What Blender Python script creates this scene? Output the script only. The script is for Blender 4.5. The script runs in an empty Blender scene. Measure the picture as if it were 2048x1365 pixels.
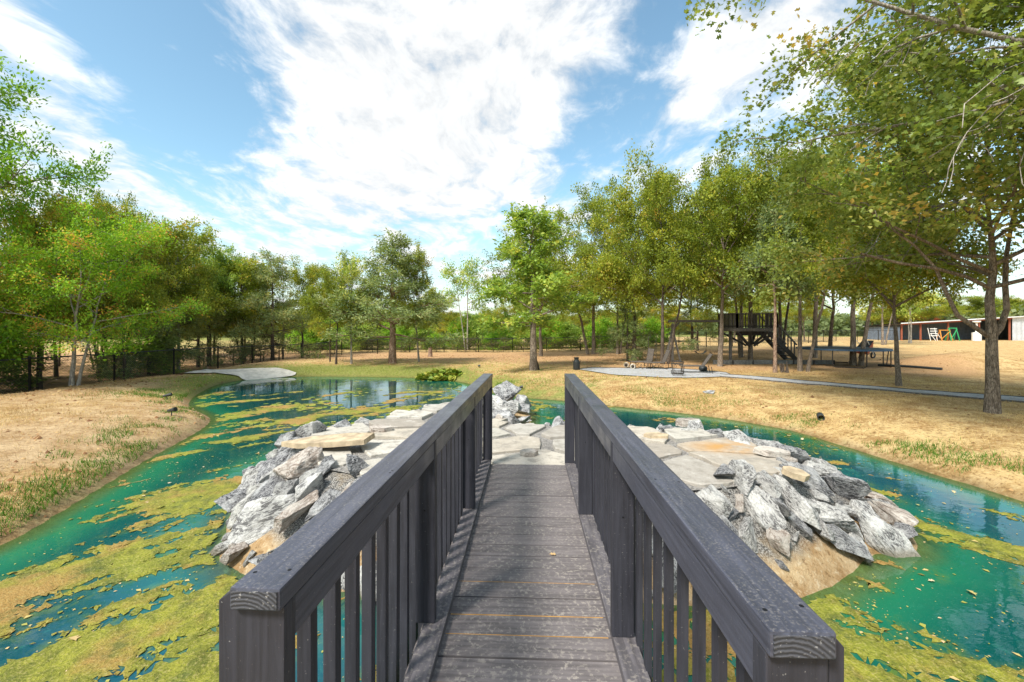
import bpy, bmesh, math, random
import numpy as np
from mathutils import Vector, Matrix

# ---------------------------------------------------------------- camera, sky, sun, exposure
SC = bpy.context.scene
COL = SC.collection
F, CZ, HY, CX = 853.0, 2.1, 655.0, 1024.0        # focal length in photo pixels, eye height, horizon row, centre column

cam_d = bpy.data.cameras.new("camera")
cam = bpy.data.objects.new("camera", cam_d)
COL.objects.link(cam)
cam.location = (0, 0, CZ)
cam.rotation_euler = (math.radians(90), 0, 0)
cam_d.sensor_width = 36.0
cam_d.lens = F / 2048 * 36
cam_d.shift_y = -(682.5 - HY) / 2048
cam_d.clip_start, cam_d.clip_end = 0.05, 2000
SC.camera = cam

SUN_DIR = Vector((-0.50, -0.58, 0.90)).normalized()       # towards the sun
sun_el = math.asin(SUN_DIR.z)
sun_az = math.atan2(SUN_DIR.x, SUN_DIR.y)
sd = bpy.data.lights.new("sun", 'SUN')
sd.energy, sd.angle, sd.color = 3.4, math.radians(11), (1.0, 0.95, 0.87)
sun = bpy.data.objects.new("sun", sd)
COL.objects.link(sun)
sun.rotation_euler = SUN_DIR.to_track_quat('Z', 'Y').to_euler()

SC.view_settings.view_transform = 'Standard'
SC.view_settings.look = 'None'
SC.view_settings.exposure = 0.95
SC.view_settings.gamma = 1.0
SC.view_settings.use_curve_mapping = False


class NT:
    """small helper for node trees"""
    def __init__(self, tree):
        self.t = tree
        self.n = tree.nodes
        self.l = tree.links

    def new(self, typ, ins=None, **props):
        nd = self.n.new(typ)
        for k, v in props.items():
            setattr(nd, k, v)
        for k, v in (ins or {}).items():
            self.set(nd.inputs[k], v)
        return nd

    def set(self, sock, v):
        if isinstance(v, bpy.types.NodeSocket):
            self.l.new(v, sock)
        else:
            sock.default_value = v

    def math(self, op, a, b=0.0, c=0.0, clamp=False):
        nd = self.n.new('ShaderNodeMath')
        nd.operation = op
        nd.use_clamp = clamp
        self.set(nd.inputs[0], a)
        self.set(nd.inputs[1], b)
        if op in ('MULTIPLY_ADD', 'SMOOTH_MIN'):
            self.set(nd.inputs[2], c)
        return nd.outputs[0]

    def vmath(self, op, a, b=(0, 0, 0), out=0):
        nd = self.n.new('ShaderNodeVectorMath')
        nd.operation = op
        self.set(nd.inputs[0], a)
        self.set(nd.inputs[1], b)
        return nd.outputs[out]

    def noise(self, vec, scale, detail=4, rough=0.55, dist=0.0, out='Fac'):
        nd = self.new('ShaderNodeTexNoise', {'Vector': vec, 'Scale': scale, 'Detail': detail, 'Roughness': rough, 'Distortion': dist})
        return nd.outputs[out]

    def ramp(self, fac, stops, interp='LINEAR'):
        nd = self.n.new('ShaderNodeValToRGB')
        cr = nd.color_ramp
        cr.interpolation = interp
        while len(cr.elements) < len(stops):
            cr.elements.new(0.5)
        for e, (p, c) in zip(cr.elements, stops):
            e.position = p
            e.color = (c, c, c, 1) if isinstance(c, (int, float)) else (*c[:3], 1)
        self.set(nd.inputs[0], fac)
        return nd.outputs[0]

    def mix(self, fac, a, b, blend='MIX'):
        nd = self.n.new('ShaderNodeMix')
        nd.data_type = 'RGBA'
        nd.blend_type = blend
        self.set(nd.inputs[0], fac)
        for i, v in ((6, a), (7, b)):
            self.set(nd.inputs[i], (*v[:3], 1) if isinstance(v, tuple) else v)
        return nd.outputs[2]

    def maprange(self, v, a, b, c=0.0, d=1.0, smooth=True):
        nd = self.n.new('ShaderNodeMapRange')
        nd.interpolation_type = 'SMOOTHSTEP' if smooth else 'LINEAR'
        for k, x in zip(('Value', 'From Min', 'From Max', 'To Min', 'To Max'), (v, a, b, c, d)):
            self.set(nd.inputs[k], x)
        return nd.outputs[0]

    def scalevec(self, vec, s):
        return self.vmath('MULTIPLY', vec, s)

    def bump(self, h, strength=0.3, dist=0.02):
        return self.new('ShaderNodeBump', {'Height': h, 'Strength': strength, 'Distance': dist}).outputs[0]


def pix_dir(px, py):
    return Vector(((px - CX) / F, 1.0, -(py - HY) / F)).normalized()


W = bpy.data.worlds.new("World")
SC.world = W
W.use_nodes = True
W.node_tree.nodes.clear()
nt = NT(W.node_tree)
sky = nt.new('ShaderNodeTexSky', sky_type='NISHITA', sun_disc=False, sun_elevation=sun_el, sun_rotation=sun_az,
             altitude=200.0, air_density=1.0, dust_density=1.2, ozone_density=1.5)
tc = nt.new('ShaderNodeTexCoord').outputs['Generated']
sep = nt.new('ShaderNodeSeparateXYZ', {0: tc})
zc = nt.math('ADD', nt.math('MAXIMUM', sep.outputs[2], 0.0), 0.13)
plane = nt.new('ShaderNodeCombineXYZ', {0: nt.math('DIVIDE', sep.outputs[0], zc), 1: nt.math('DIVIDE', sep.outputs[1], zc), 2: 0.0}).outputs[0]
warp = nt.noise(plane, 1.1, 3, 0.5, out='Color')
pw = nt.vmath('ADD', plane, nt.vmath('MULTIPLY', nt.vmath('SUBTRACT', warp, (0.5, 0.5, 0.5)), (0.55, 0.55, 0)))
n1 = nt.noise(pw, 1.7, 9, 0.62)
n2 = nt.noise(nt.vmath('MULTIPLY', pw, (1.0, 0.55, 1.0)), 6.5, 6, 0.62)
dens = nt.math('ADD', nt.math('MULTIPLY', nt.math('SUBTRACT', n1, 0.5), 1.5), nt.math('MULTIPLY', nt.math('SUBTRACT', n2, 0.5), 1.75))
dens = nt.math('ADD', dens, 0.10)
# cloud banks (+) and clear gaps (-) where they stand in the sky: column, row, angular size, weight
for px, py, s, w in ((620, 60, .22, .5), (850, 130, .22, .5), (1050, 150, .20, .45), (780, 330, .16, .45), (950, 400, .2, .45), (640, 420, .12, .25), (1130, 60, .14, .4),
                     (90, 110, .09, .5), (160, 270, .07, .3), (260, 360, .10, .45), (60, 330, .12, .3), (420, 440, .14, .35),
                     (1400, 170, .07, .5), (1470, 120, .08, .5), (1560, 60, .10, .5), (1640, 30, .1, .4), (1330, 210, .06, .35), (1580, 250, .06, .2), (500, 275, .05, .38), (335, 120, .035, .4),
                     (330, 30, .16, -.6), (260, 200, .14, -.65), (400, 300, .11, -.6), (470, 200, .09, -.4), (180, 60, .08, -.35), (570, 350, .05, -.25), (600, 265, .05, -.3),
                     (1240, 200, .09, -.6), (1130, 290, .08, -.45), (1330, 80, .07, -.6), (1450, 240, .09, -.55), (1560, 190, .07, -.4), (1200, 260, .08, -.4), (920, 480, .06, -.35), (1000, 465, .05, -.3)):
    d = nt.vmath('DOT_PRODUCT', tc, tuple(pix_dir(px, py)), out=1)
    g = nt.math('EXPONENT', nt.math('MULTIPLY', nt.math('SUBTRACT', d, 1.0), 2.0 / (s * s)))
    dens = nt.math('MULTIPLY_ADD', g, w * 0.50, dens)
cover = nt.maprange(dens, -0.15, 0.50)
veil = nt.maprange(sep.outputs[2], 0.0, 0.30, 0.55, 0.0)           # thin haze towards the horizon
cover = nt.math('MAXIMUM', cover, veil)
shade = nt.math('MULTIPLY', nt.maprange(n2, 0.32, 0.66, 0.80, 1.05), nt.maprange(n1, 0.35, 0.68, 0.88, 1.03))
skyc = nt.mix(1.0, sky.outputs[0], (1.30, 1.50, 1.30), 'MULTIPLY')
cl = nt.new('ShaderNodeCombineColor', {0: nt.math('MULTIPLY', shade, 5.95), 1: nt.math('MULTIPLY', shade, 6.1), 2: nt.math('MULTIPLY', shade, 6.2)}).outputs[0]
bg = nt.new('ShaderNodeBackground', {'Color': nt.mix(cover, skyc, cl), 'Strength': 0.10})
wo = nt.new('ShaderNodeOutputWorld', {0: bg.outputs[0]})

# ---------------------------------------------------------------- numeric helpers
RNG = np.random.default_rng(7)
random.seed(7)


def hash2(ix, iy, seed):
    h = (ix.astype(np.int64) * 374761393 + iy.astype(np.int64) * 668265263 + seed * 982451653) & 0x7fffffff
    h = ((h ^ (h >> 13)) * 1274126177) & 0x7fffffff
    return ((h ^ (h >> 16)) & 0xffff) / 65535.0


def vnoise(x, y, seed=0):
    ix, iy = np.floor(x), np.floor(y)
    fx, fy = x - ix, y - iy
    fx, fy = fx * fx * (3 - 2 * fx), fy * fy * (3 - 2 * fy)
    a, b = hash2(ix, iy, seed), hash2(ix + 1, iy, seed)
    c, d = hash2(ix, iy + 1, seed), hash2(ix + 1, iy + 1, seed)
    return (a + (b - a) * fx) * (1 - fy) + (c + (d - c) * fx) * fy


def fbm(x, y, seed=0, octv=4, gain=0.5):
    s, a, t = 0, 1.0, 0
    for o in range(octv):
        s = s + a * vnoise(x * 2 ** o + 17.3 * o, y * 2 ** o - 9.1 * o, seed + o)
        t += a
        a *= gain
    return s / t


def sstep(a, b, x):
    t = np.clip((x - a) / (b - a), 0, 1)
    return t * t * (3 - 2 * t)


def P(px, py, z=0.0):
    y = (CZ - z) * F / (py - HY)
    return ((px - CX) / F * y, y)


def smooth_poly(pts, n=4):
    pts = np.array(pts, float)
    N = len(pts)
    out = []
    for i in range(N):
        p0, p1, p2, p3 = pts[i - 1], pts[i], pts[(i + 1) % N], pts[(i + 2) % N]
        for k in range(n):
            t = k / n
            out.append(0.5 * (2 * p1 + (p2 - p0) * t + (2 * p0 - 5 * p1 + 4 * p2 - p3) * t * t + (3 * p1 - p0 - 3 * p2 + p3) * t ** 3))
    return np.array(out)


def sdist_exact(x, y, poly):
    """signed distance, negative inside"""
    x = np.asarray(x, float)
    y = np.asarray(y, float)
    d2 = np.full(x.shape, 1e18)
    ins = np.zeros(x.shape, bool)
    N = len(poly)
    for i in range(N):
        ax, ay = poly[i]
        bx, by = poly[(i + 1) % N]
        ex, ey = bx - ax, by - ay
        L = ex * ex + ey * ey + 1e-12
        t = np.clip(((x - ax) * ex + (y - ay) * ey) / L, 0, 1)
        d2 = np.minimum(d2, (x - ax - t * ex) ** 2 + (y - ay - t * ey) ** 2)
        if ay != by:
            c = ((ay > y) != (by > y)) & (x < (bx - ax) * (y - ay) / (by - ay) + ax)
            ins ^= c
    d = np.sqrt(d2)
    return np.where(ins, -d, d)


_DF = {}
_FX, _FY, _FS = -16.0, -4.0, 0.09


def sdist(x, y, poly):
    """signed distance, looked up in a fine grid"""
    k = id(poly)
    if k not in _DF:
        gx_ = np.arange(_FX, 16.0, _FS)
        gy_ = np.arange(_FY, 26.0, _FS)
        a, b = np.meshgrid(gx_, gy_)
        _DF[k] = (sdist_exact(a.ravel(), b.ravel(), poly).reshape(a.shape), len(gx_), len(gy_))
    D, n0, n1 = _DF[k]
    x = np.asarray(x, float)
    y = np.asarray(y, float)
    u0, v0 = (x - _FX) / _FS, (y - _FY) / _FS
    u, v = np.minimum(np.maximum(u0, 0), n0 - 1.001), np.minimum(np.maximum(v0, 0), n1 - 1.001)
    i, j = u.astype(int), v.astype(int)
    fu, fv = u - i, v - j
    d = (D[j, i] * (1 - fu) + D[j, i + 1] * fu) * (1 - fv) + (D[j + 1, i] * (1 - fu) + D[j + 1, i + 1] * fu) * fv
    return d + _FS * np.hypot(u0 - u, v0 - v)


SHORE = smooth_poly([P(*p) for p in (
    (0, 1090), (100, 1035), (200, 975), (300, 915), (400, 860), (418, 838), (395, 825), (375, 808), (400, 785), (440, 768), (500, 759), (585, 754),
    (700, 754), (850, 757), (930, 766), (965, 778), (1010, 792), (1128, 802), (1250, 815), (1350, 825), (1450, 838), (1550, 855), (1600, 866), (1728, 905), (1857, 945), (2048, 1003))]
    + [(6.1, 3.9), (6.3, 2.0), (5.2, 0.7), (2.8, 0.3), (0.0, 0.25), (-2.6, 0.3), (-4.4, 0.9), (-4.9, 2.4)])
ISLE = smooth_poly([P(*p) for p in (
    (440, 1105, 0), (485, 1148, 0), (560, 1178, 0), (700, 1185, 0), (850, 1185, 0), (1057, 1190, 0), (1300, 1205, 0), (1450, 1215, 0), (1600, 1195, 0), (1690, 1150, 0), (1745, 1108, 0),
    (1822, 1100, 0), (1800, 1040, .05), (1740, 990, .12), (1650, 930, .25), (1560, 895, .3), (1480, 868, .42), (1400, 856, .42), (1300, 848, .42), (1180, 846, .42), (1080, 846, .42), (1045, 838, .4),
    (1062, 828, 0.1))] + [(0.15, 11.2), (-0.5, 11.1), (-1.1, 10.5)] + [P(*p) for p in (
        (880, 797, .45), (800, 818, .38), (720, 840, .38), (640, 860, .38), (560, 888, .3), (500, 935, .22), (470, 1000, .12), (455, 1050, .05))])
FLAG = np.array([P(px, py, .65) for px, py in (
    (594, 878), (610, 908), (630, 933), (700, 946), (740, 965), (900, 978), (1057, 980), (1250, 985), (1416, 978), (1521, 966), (1582, 941), (1558, 909), (1502, 888), (1422, 869), (1281, 857),
    (1130, 852), (1040, 850), (985, 840), (950, 815), (900, 806), (850, 818), (790, 832), (720, 848), (650, 864))])
MOUND = (19.5, 18.3)


def base_field(x, y):
    z = 0.45 + 0.0 * x
    z = z - 0.30 * sstep(17, 32, y) * sstep(14, -1, x)
    z = z + 0.02 * (np.clip(y, 0, 60) - 20) / 40 * sstep(10, 30, x) * 4
    z = z + 0.62 * np.exp(-(((x - MOUND[0]) / 2.3) ** 2 + ((y - MOUND[1]) / 1.6) ** 2))
    z = z - 0.40 * sstep(-12.4, -13.6, x - 0.0 * y) * sstep(40, 24, y)
    return z


def terrain(x, y, micro=True):
    x = np.asarray(x, float)
    y = np.asarray(y, float)
    do = sdist(x, y, SHORE)
    di = sdist(x, y, ISLE)
    df = sdist(x, y, FLAG)
    fld = base_field(x, y)
    w = np.where(x < 0, 1.0, 1.25) + 0.5 * sstep(14, 20, y)
    lip = 0.07 * sstep(0.0, 0.16, do) * (0.4 + 0.9 * vnoise(x * 0.8, y * 0.8, 3))
    out = lip + (fld - lip) * (1 - np.exp(-np.maximum(do, 0) / w))
    pond = -np.minimum(0.30 * np.abs(do), 0.9)
    under = -np.minimum(0.45 * np.maximum(di, 0), 0.9)
    pond = np.maximum(pond, under)
    t = np.maximum(df, 0) / (np.maximum(df, 0) + np.maximum(-di, 0) + 1e-6)
    isl = 0.63 * (1 - t) ** 1.1
    z = np.where(do > 0, out, pond)
    z = np.where(di < 0, isl, z)
    if micro:
        amp = np.where(df < 0, 0.0, 1.0)
        near = np.exp(-np.hypot(x, y) / 40)
        z = z + amp * (0.05 * (fbm(x * 0.5, y * 0.5, 11, 3) - 0.5) + near * 0.035 * (fbm(x * 2.6, y * 2.6, 21, 3) - 0.5)) * sstep(0, 0.6, np.abs(do)) * np.where(di < 0, 0.8, 1)
    return z


def gz(x, y):
    return float(terrain(np.array([x]), np.array([y]))[0])


def G(px, py):
    """where the sight line through a photo pixel meets the ground"""
    ys = np.geomspace(1.5, 120, 500)
    xs = (px - CX) / F * ys
    zs = CZ - (py - HY) / F * ys
    tz = terrain(xs, ys)
    below = np.nonzero(zs < tz)[0]
    i = below[0] if len(below) else len(ys) - 1
    i = max(i, 1)
    a, b = zs[i - 1] - tz[i - 1], zs[i] - tz[i]
    t = a / (a - b) if a != b else 0
    y = ys[i - 1] + t * (ys[i] - ys[i - 1])
    x = (px - CX) / F * y
    return Vector((x, y, gz(x, y)))


def at(px, y):
    x = (px - CX) / F * y
    return Vector((x, y, gz(x, y)))


def zat(py, y):
    return CZ - (py - HY) / F * y


# ---------------------------------------------------------------- object helpers
def tag(o, label=None, cat=None, group=None, kind=None):
    if label:
        o['label'] = label
    if cat:
        o['category'] = cat
    if group:
        o['group'] = group
    if kind:
        o['kind'] = kind
    return o


def link(name, data, mat=None, parent=None, loc=None):
    o = bpy.data.objects.new(name, data)
    COL.objects.link(o)
    if mat is not None and data is not None and not data.materials:
        data.materials.append(mat)
    if parent is not None:
        o.parent = parent
    if loc is not None:
        o.location = loc
    return o


def thing(name, label, cat, loc=(0, 0, 0), rz=0.0, group=None):
    o = bpy.data.objects.new(name, None)
    COL.objects.link(o)
    o.empty_display_size = 0.1
    o.location = loc
    o.rotation_euler = (0, 0, rz)
    return tag(o, label, cat, group)


def np_mesh(name, verts, faces, smooth=False, attrs=None):
    """faces: int array (n,3) or (n,4)"""
    me = bpy.data.meshes.new(name)
    verts = np.ascontiguousarray(verts, np.float32)
    faces = np.ascontiguousarray(faces, np.int32)
    nf, k = faces.shape
    me.vertices.add(len(verts))
    me.vertices.foreach_set('co', verts.ravel())
    me.loops.add(nf * k)
    me.loops.foreach_set('vertex_index', faces.ravel())
    me.polygons.add(nf)
    me.polygons.foreach_set('loop_start', np.arange(0, nf * k, k, dtype=np.int32))
    if smooth:
        me.polygons.foreach_set('use_smooth', np.ones(nf, bool))
    for an, av in (attrs or {}).items():
        a = me.attributes.new(an, 'FLOAT', 'POINT')
        a.data.foreach_set('value', np.ascontiguousarray(av, np.float32))
    me.update(calc_edges=True)
    me.validate()
    return me


class MB:
    """collects boxes, bars, tubes and lathes into one mesh"""
    def __init__(self):
        self.v, self.f = [], []

    def add(self, vs, fs):
        o = len(self.v)
        self.v += [tuple(v) for v in vs]
        self.f += [tuple(i + o for i in f) for f in fs]

    def box(self, c, s, rot=None):
        c = Vector(c)
        vs = []
        for dx in (-.5, .5):
            for dy in (-.5, .5):
                for dz in (-.5, .5):
                    p = Vector((dx * s[0], dy * s[1], dz * s[2]))
                    if rot is not None:
                        p = rot @ p
                    vs.append(c + p)
        self.add(vs, [(0, 1, 3, 2), (4, 6, 7, 5), (0, 4, 5, 1), (2, 3, 7, 6), (0, 2, 6, 4), (1, 5, 7, 3)])
        return self

    def bar(self, p, q, w, h, up=(0, 0, 1)):
        p, q = Vector(p), Vector(q)
        d = (q - p)
        L = d.length
        d.normalize()
        u = Vector(up)
        s = d.cross(u)
        if s.length < 1e-4:
            s = d.cross(Vector((1, 0, 0)))
        s.normalize()
        u = s.cross(d)
        m = Matrix((s, d, u)).transposed()
        return self.box((p + q) / 2, (w, L, h), m)

    def tube(self, pts, r, n=6, caps=True):
        pts = [Vector(p) for p in pts]
        rs = r if isinstance(r, (list, tuple, np.ndarray)) else [r] * len(pts)
        rings = []
        ref = Vector((0.3, 0.2, 1)).normalized()
        for i, p in enumerate(pts):
            d = (pts[min(i + 1, len(pts) - 1)] - pts[max(i - 1, 0)]).normalized()
            a = d.cross(ref)
            if a.length < .05:
                a = d.cross(Vector((1, 0, 0)))
            a.normalize()
            b = d.cross(a)
            rings += [p + (a * math.cos(2 * math.pi * k / n) + b * math.sin(2 * math.pi * k / n)) * rs[i] for k in range(n)]
        fs = []
        for i in range(len(pts) - 1):
            for k in range(n):
                k2 = (k + 1) % n
                fs.append((i * n + k, i * n + k2, (i + 1) * n + k2, (i + 1) * n + k))
        if caps:
            fs.append(tuple(range(n - 1, -1, -1)))
            fs.append(tuple((len(pts) - 1) * n + k for k in range(n)))
        self.add(rings, fs)
        return self

    def lathe(self, prof, n=16, c=(0, 0, 0)):
        vs, fs = [], []
        for r, z in prof:
            for k in range(n):
                a = 2 * math.pi * k / n
                vs.append((c[0] + r * math.cos(a), c[1] + r * math.sin(a), c[2] + z))
        for i in range(len(prof) - 1):
            for k in range(n):
                k2 = (k + 1) % n
                fs.append((i * n + k, i * n + k2, (i + 1) * n + k2, (i + 1) * n + k))
        fs.append(tuple(range(n - 1, -1, -1)))
        fs.append(tuple((len(prof) - 1) * n + k for k in range(n)))
        self.add(vs, fs)
        return self

    def ring(self, c, r, t, axis='x', n=20):
        """torus of wire thickness t"""
        pts = []
        for k in range(n + 1):
            a = 2 * math.pi * k / n
            if axis == 'x':
                pts.append((c[0], c[1] + r * math.cos(a), c[2] + r * math.sin(a)))
            elif axis == 'y':
                pts.append((c[0] + r * math.cos(a), c[1], c[2] + r * math.sin(a)))
            else:
                pts.append((c[0] + r * math.cos(a), c[1] + r * math.sin(a), c[2]))
        return self.tube(pts, t, 5, False)

    def mesh(self, name, smooth=False):
        me = bpy.data.meshes.new(name)
        me.from_pydata(self.v, [], self.f)
        if smooth:
            me.polygons.foreach_set('use_smooth', np.ones(len(me.polygons), bool))
        me.update()
        return me

    def build(self, name, mat, parent=None, loc=None, smooth=False):
        return link(name, self.mesh(name, smooth), mat, parent, loc)


def lumber(name, sx, sy, sz, bev=0.004):
    bm = bmesh.new()
    bmesh.ops.create_cube(bm, size=1.0)
    bmesh.ops.scale(bm, vec=(sx, sy, sz), verts=bm.verts)
    bmesh.ops.bevel(bm, geom=bm.edges[:], offset=bev, segments=2, profile=0.6, affect='EDGES')
    me = bpy.data.meshes.new(name)
    bm.to_mesh(me)
    bm.free()
    return me


# ---------------------------------------------------------------- materials
def mat(name):
    m = bpy.data.materials.new(name)
    m.use_nodes = True
    m.node_tree.nodes.clear()
    n = NT(m.node_tree)
    out = n.new('ShaderNodeOutputMaterial')
    return m, n, out


def pbsdf(n, out, color, rough=0.8, normal=None, spec=0.3, metal=0.0):
    b = n.new('ShaderNodeBsdfPrincipled')
    n.set(b.inputs['Base Color'], (*color, 1) if isinstance(color, tuple) else color)
    n.set(b.inputs['Roughness'], rough)
    n.set(b.inputs['Specular IOR Level'], spec)
    n.set(b.inputs['Metallic'], metal)
    if normal is not None:
        n.set(b.inputs['Normal'], normal)
    n.l.new(b.outputs[0], out.inputs[0])
    return b


def opos(n):
    return n.new('ShaderNodeTexCoord').outputs['Object']


def wpos(n):
    return n.new('ShaderNodeNewGeometry').outputs['Position']


def plain(name, c, rough=0.6, metal=0.0, var=0.25, scale=14.0, spec=0.3):
    m, n, out = mat(name)
    v = opos(n)
    f = n.noise(v, scale, 4, 0.6)
    col = n.mix(n.maprange(f, 0.3, 0.7), tuple(x * (1 - var) for x in c), tuple(min(1, x * (1 + var)) for x in c))
    pbsdf(n, out, col, rough, n.bump(f, 0.15, 0.01), spec, metal)
    return m


def stain_wood(name, c, speck=0.0, axis=1, rough=0.55, fl=52.0):
    """dark stained timber: grain along one local axis, pale dusty flecks on request"""
    m, n, out = mat(name)
    v = opos(n)
    rnd = n.new('ShaderNodeObjectInfo').outputs['Random']
    off = n.vmath('ADD', v, n.new('ShaderNodeCombineXYZ', {0: n.math('MULTIPLY', rnd, 37.0), 1: n.math('MULTIPLY', rnd, 11.0), 2: n.math('MULTIPLY', rnd, 23.0)}).outputs[0])
    sc = [60.0, 60.0, 60.0]
    sc[axis] = 3.0
    g = n.noise(n.vmath('MULTIPLY', off, tuple(sc)), 1.0, 5, 0.6, 0.6)
    blot = n.noise(off, 5.0, 4, 0.6)
    col = n.mix(n.maprange(g, 0.3, 0.72), tuple(x * 0.68 for x in c), tuple(x * 1.30 for x in c))
    col = n.mix(n.maprange(blot, 0.4, 0.75, 0, 0.22), col, tuple(x * 1.7 for x in c))
    col = n.mix(n.math('MULTIPLY', n.math('SUBTRACT', rnd, 0.5), 0.5), col, tuple(x * 1.5 for x in c))
    s1 = n.noise(off, fl, 5, 0.66)
    s2 = n.noise(off, 6.0, 3, 0.6)
    sf = n.math('MULTIPLY', n.maprange(s1, 0.51, 0.62), n.maprange(s2, 0.30, 0.62, 0.35, 1.0))
    up = n.new('ShaderNodeSeparateXYZ', {0: n.new('ShaderNodeNewGeometry').outputs['Normal']}).outputs[2]
    sf = n.math('MULTIPLY', sf, n.maprange(up, 0.4, 0.8))            # dust settles on level faces
    col = n.mix(n.math('MULTIPLY', sf, speck), col, (0.40, 0.36, 0.31))
    fine = n.maprange(n.noise(off, 170.0, 2, 0.5), 0.70, 0.76)
    col = n.mix(n.math('MULTIPLY', fine, 0.35), col, (0.45, 0.43, 0.40))
    h = n.math('ADD', g, n.math('MULTIPLY', s1, 0.3))
    pbsdf(n, out, col, n.maprange(blot, 0.3, 0.7, rough - 0.08, rough + 0.12), n.bump(h, 0.35, 0.004), 0.4)
    return m


def end_grain(name, c):
    m, n, out = mat(name)
    v = opos(n)
    w = n.new('ShaderNodeTexWave', {'Vector': n.vmath('ADD', v, (0.02, 0, 0.07)), 'Scale': 42.0, 'Distortion': 2.4, 'Detail': 3.0, 'Detail Scale': 2.0}, wave_type='RINGS', rings_direction='Y')
    col = n.mix(w.outputs[1], tuple(x * 0.45 for x in c), tuple(x * 1.05 for x in c))
    f = n.maprange(n.noise(v, 150.0, 2), 0.62, 0.7)
    col = n.mix(n.math('MULTIPLY', f, 0.5), col, (0.4, 0.38, 0.36))
    pbsdf(n, out, col, 0.7, n.bump(w.outputs[1], 0.4, 0.003))
    return m


def ground_mat():
    m, n, out = mat("dry_ground")
    v = wpos(n)
    A = lambda k: n.new('ShaderNodeAttribute', attribute_name=k).outputs['Fac']
    green, litter, dirt, wet, sandy = A('green'), A('litter'), A('dirt'), A('wet'), A('sandy')
    n_big = n.noise(v, 0.35, 4, 0.6)
    n_mid = n.noise(v, 2.2, 6, 0.65)
    n_fine = n.noise(v, 17.0, 6, 0.72)
    n_vf = n.noise(v, 75.0, 4, 0.7)
    streak = n.noise(n.vmath('MULTIPLY', v, (6.0, 40.0, 10.0)), 1.0, 4, 0.6, 0.8)
    straw = n.mix(n.maprange(n_mid, 0.38, 0.63), (0.37, 0.225, 0.09), (0.65, 0.475, 0.225))
    straw = n.mix(n.maprange(n_big, 0.42, 0.66, 0, 0.6), straw, (0.50, 0.30, 0.12))
    straw = n.mix(n.maprange(n_fine, 0.5, 0.68, 0, 0.7), straw, (0.70, 0.54, 0.29))
    straw = n.mix(n.maprange(n_fine, 0.48, 0.38, 0, 0.85), straw, (0.22, 0.125, 0.05))
    straw = n.mix(n.maprange(streak, 0.56, 0.70, 0, 0.55), straw, (0.20, 0.125, 0.06))
    dcol = n.mix(n.maprange(n_mid, 0.32, 0.7), (0.37, 0.235, 0.12), (0.58, 0.415, 0.235))
    dcol = n.mix(n.maprange(n_fine, 0.52, 0.7, 0, 0.5), dcol, (0.66, 0.50, 0.32))
    dcol = n.mix(n.maprange(streak, 0.56, 0.68, 0, 0.6), dcol, (0.24, 0.15, 0.08))
    dcol = n.mix(n.maprange(n_fine, 0.47, 0.37, 0, 0.8), dcol, (0.24, 0.14, 0.07))
    lcol = n.mix(n.maprange(n_fine, 0.3, 0.7), (0.30, 0.17, 0.08), (0.54, 0.33, 0.165))
    lcol = n.mix(n.maprange(n_vf, 0.52, 0.66, 0, 0.7), lcol, (0.62, 0.44, 0.23))
    gcol = n.mix(n.maprange(n_fine, 0.3, 0.7), (0.085, 0.125, 0.02), (0.24, 0.27, 0.06))
    noisy = lambda a, k: n.maprange(n.math('ADD', a, n.math('MULTIPLY', n.math('SUBTRACT', n_mid, 0.5), k)), 0.25, 0.75)
    c = n.mix(noisy(dirt, 0.9), straw, dcol)
    c = n.mix(noisy(litter, 1.1), c, lcol)
    c = n.mix(n.math('MULTIPLY', noisy(green, 1.3), 0.85), c, gcol)
    scol = n.mix(n.maprange(n_mid, 0.35, 0.65), (0.34, 0.20, 0.085), (0.58, 0.43, 0.25))
    scol = n.mix(n.maprange(n_fine, 0.52, 0.66, 0, 0.8), scol, (0.66, 0.54, 0.37))
    scol = n.mix(n.maprange(n_fine, 0.46, 0.36, 0, 0.8), scol, (0.22, 0.13, 0.055))
    rub = n.mix(n.maprange(n_vf, 0.42, 0.6), (0.07, 0.065, 0.06), (0.40, 0.38, 0.35))
    rub = n.mix(n.maprange(n_mid, 0.55, 0.7, 0, 0.6), rub, (0.30, 0.22, 0.13))
    pz = n.new('ShaderNodeSeparateXYZ', {0: v}).outputs[2]
    scol = n.mix(n.maprange(n.math('ADD', pz, n.math('MULTIPLY', n.math('SUBTRACT', n_mid, 0.5), 0.3)), 0.13, 0.27), scol, rub)   # rubble above the sandy toe
    c = n.mix(sandy, c, scol)
    c = n.mix(n.math('MULTIPLY', wet, 0.8), c, (0.10, 0.075, 0.032))
    h = n.math('ADD', n.math('MULTIPLY', n_fine, 0.6), n.math('MULTIPLY', n_vf, 0.4))
    pbsdf(n, out, c, n.maprange(wet, 0, 1, 0.95, 0.5), n.bump(h, 0.9, 0.05), 0.15)
    return m


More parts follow.
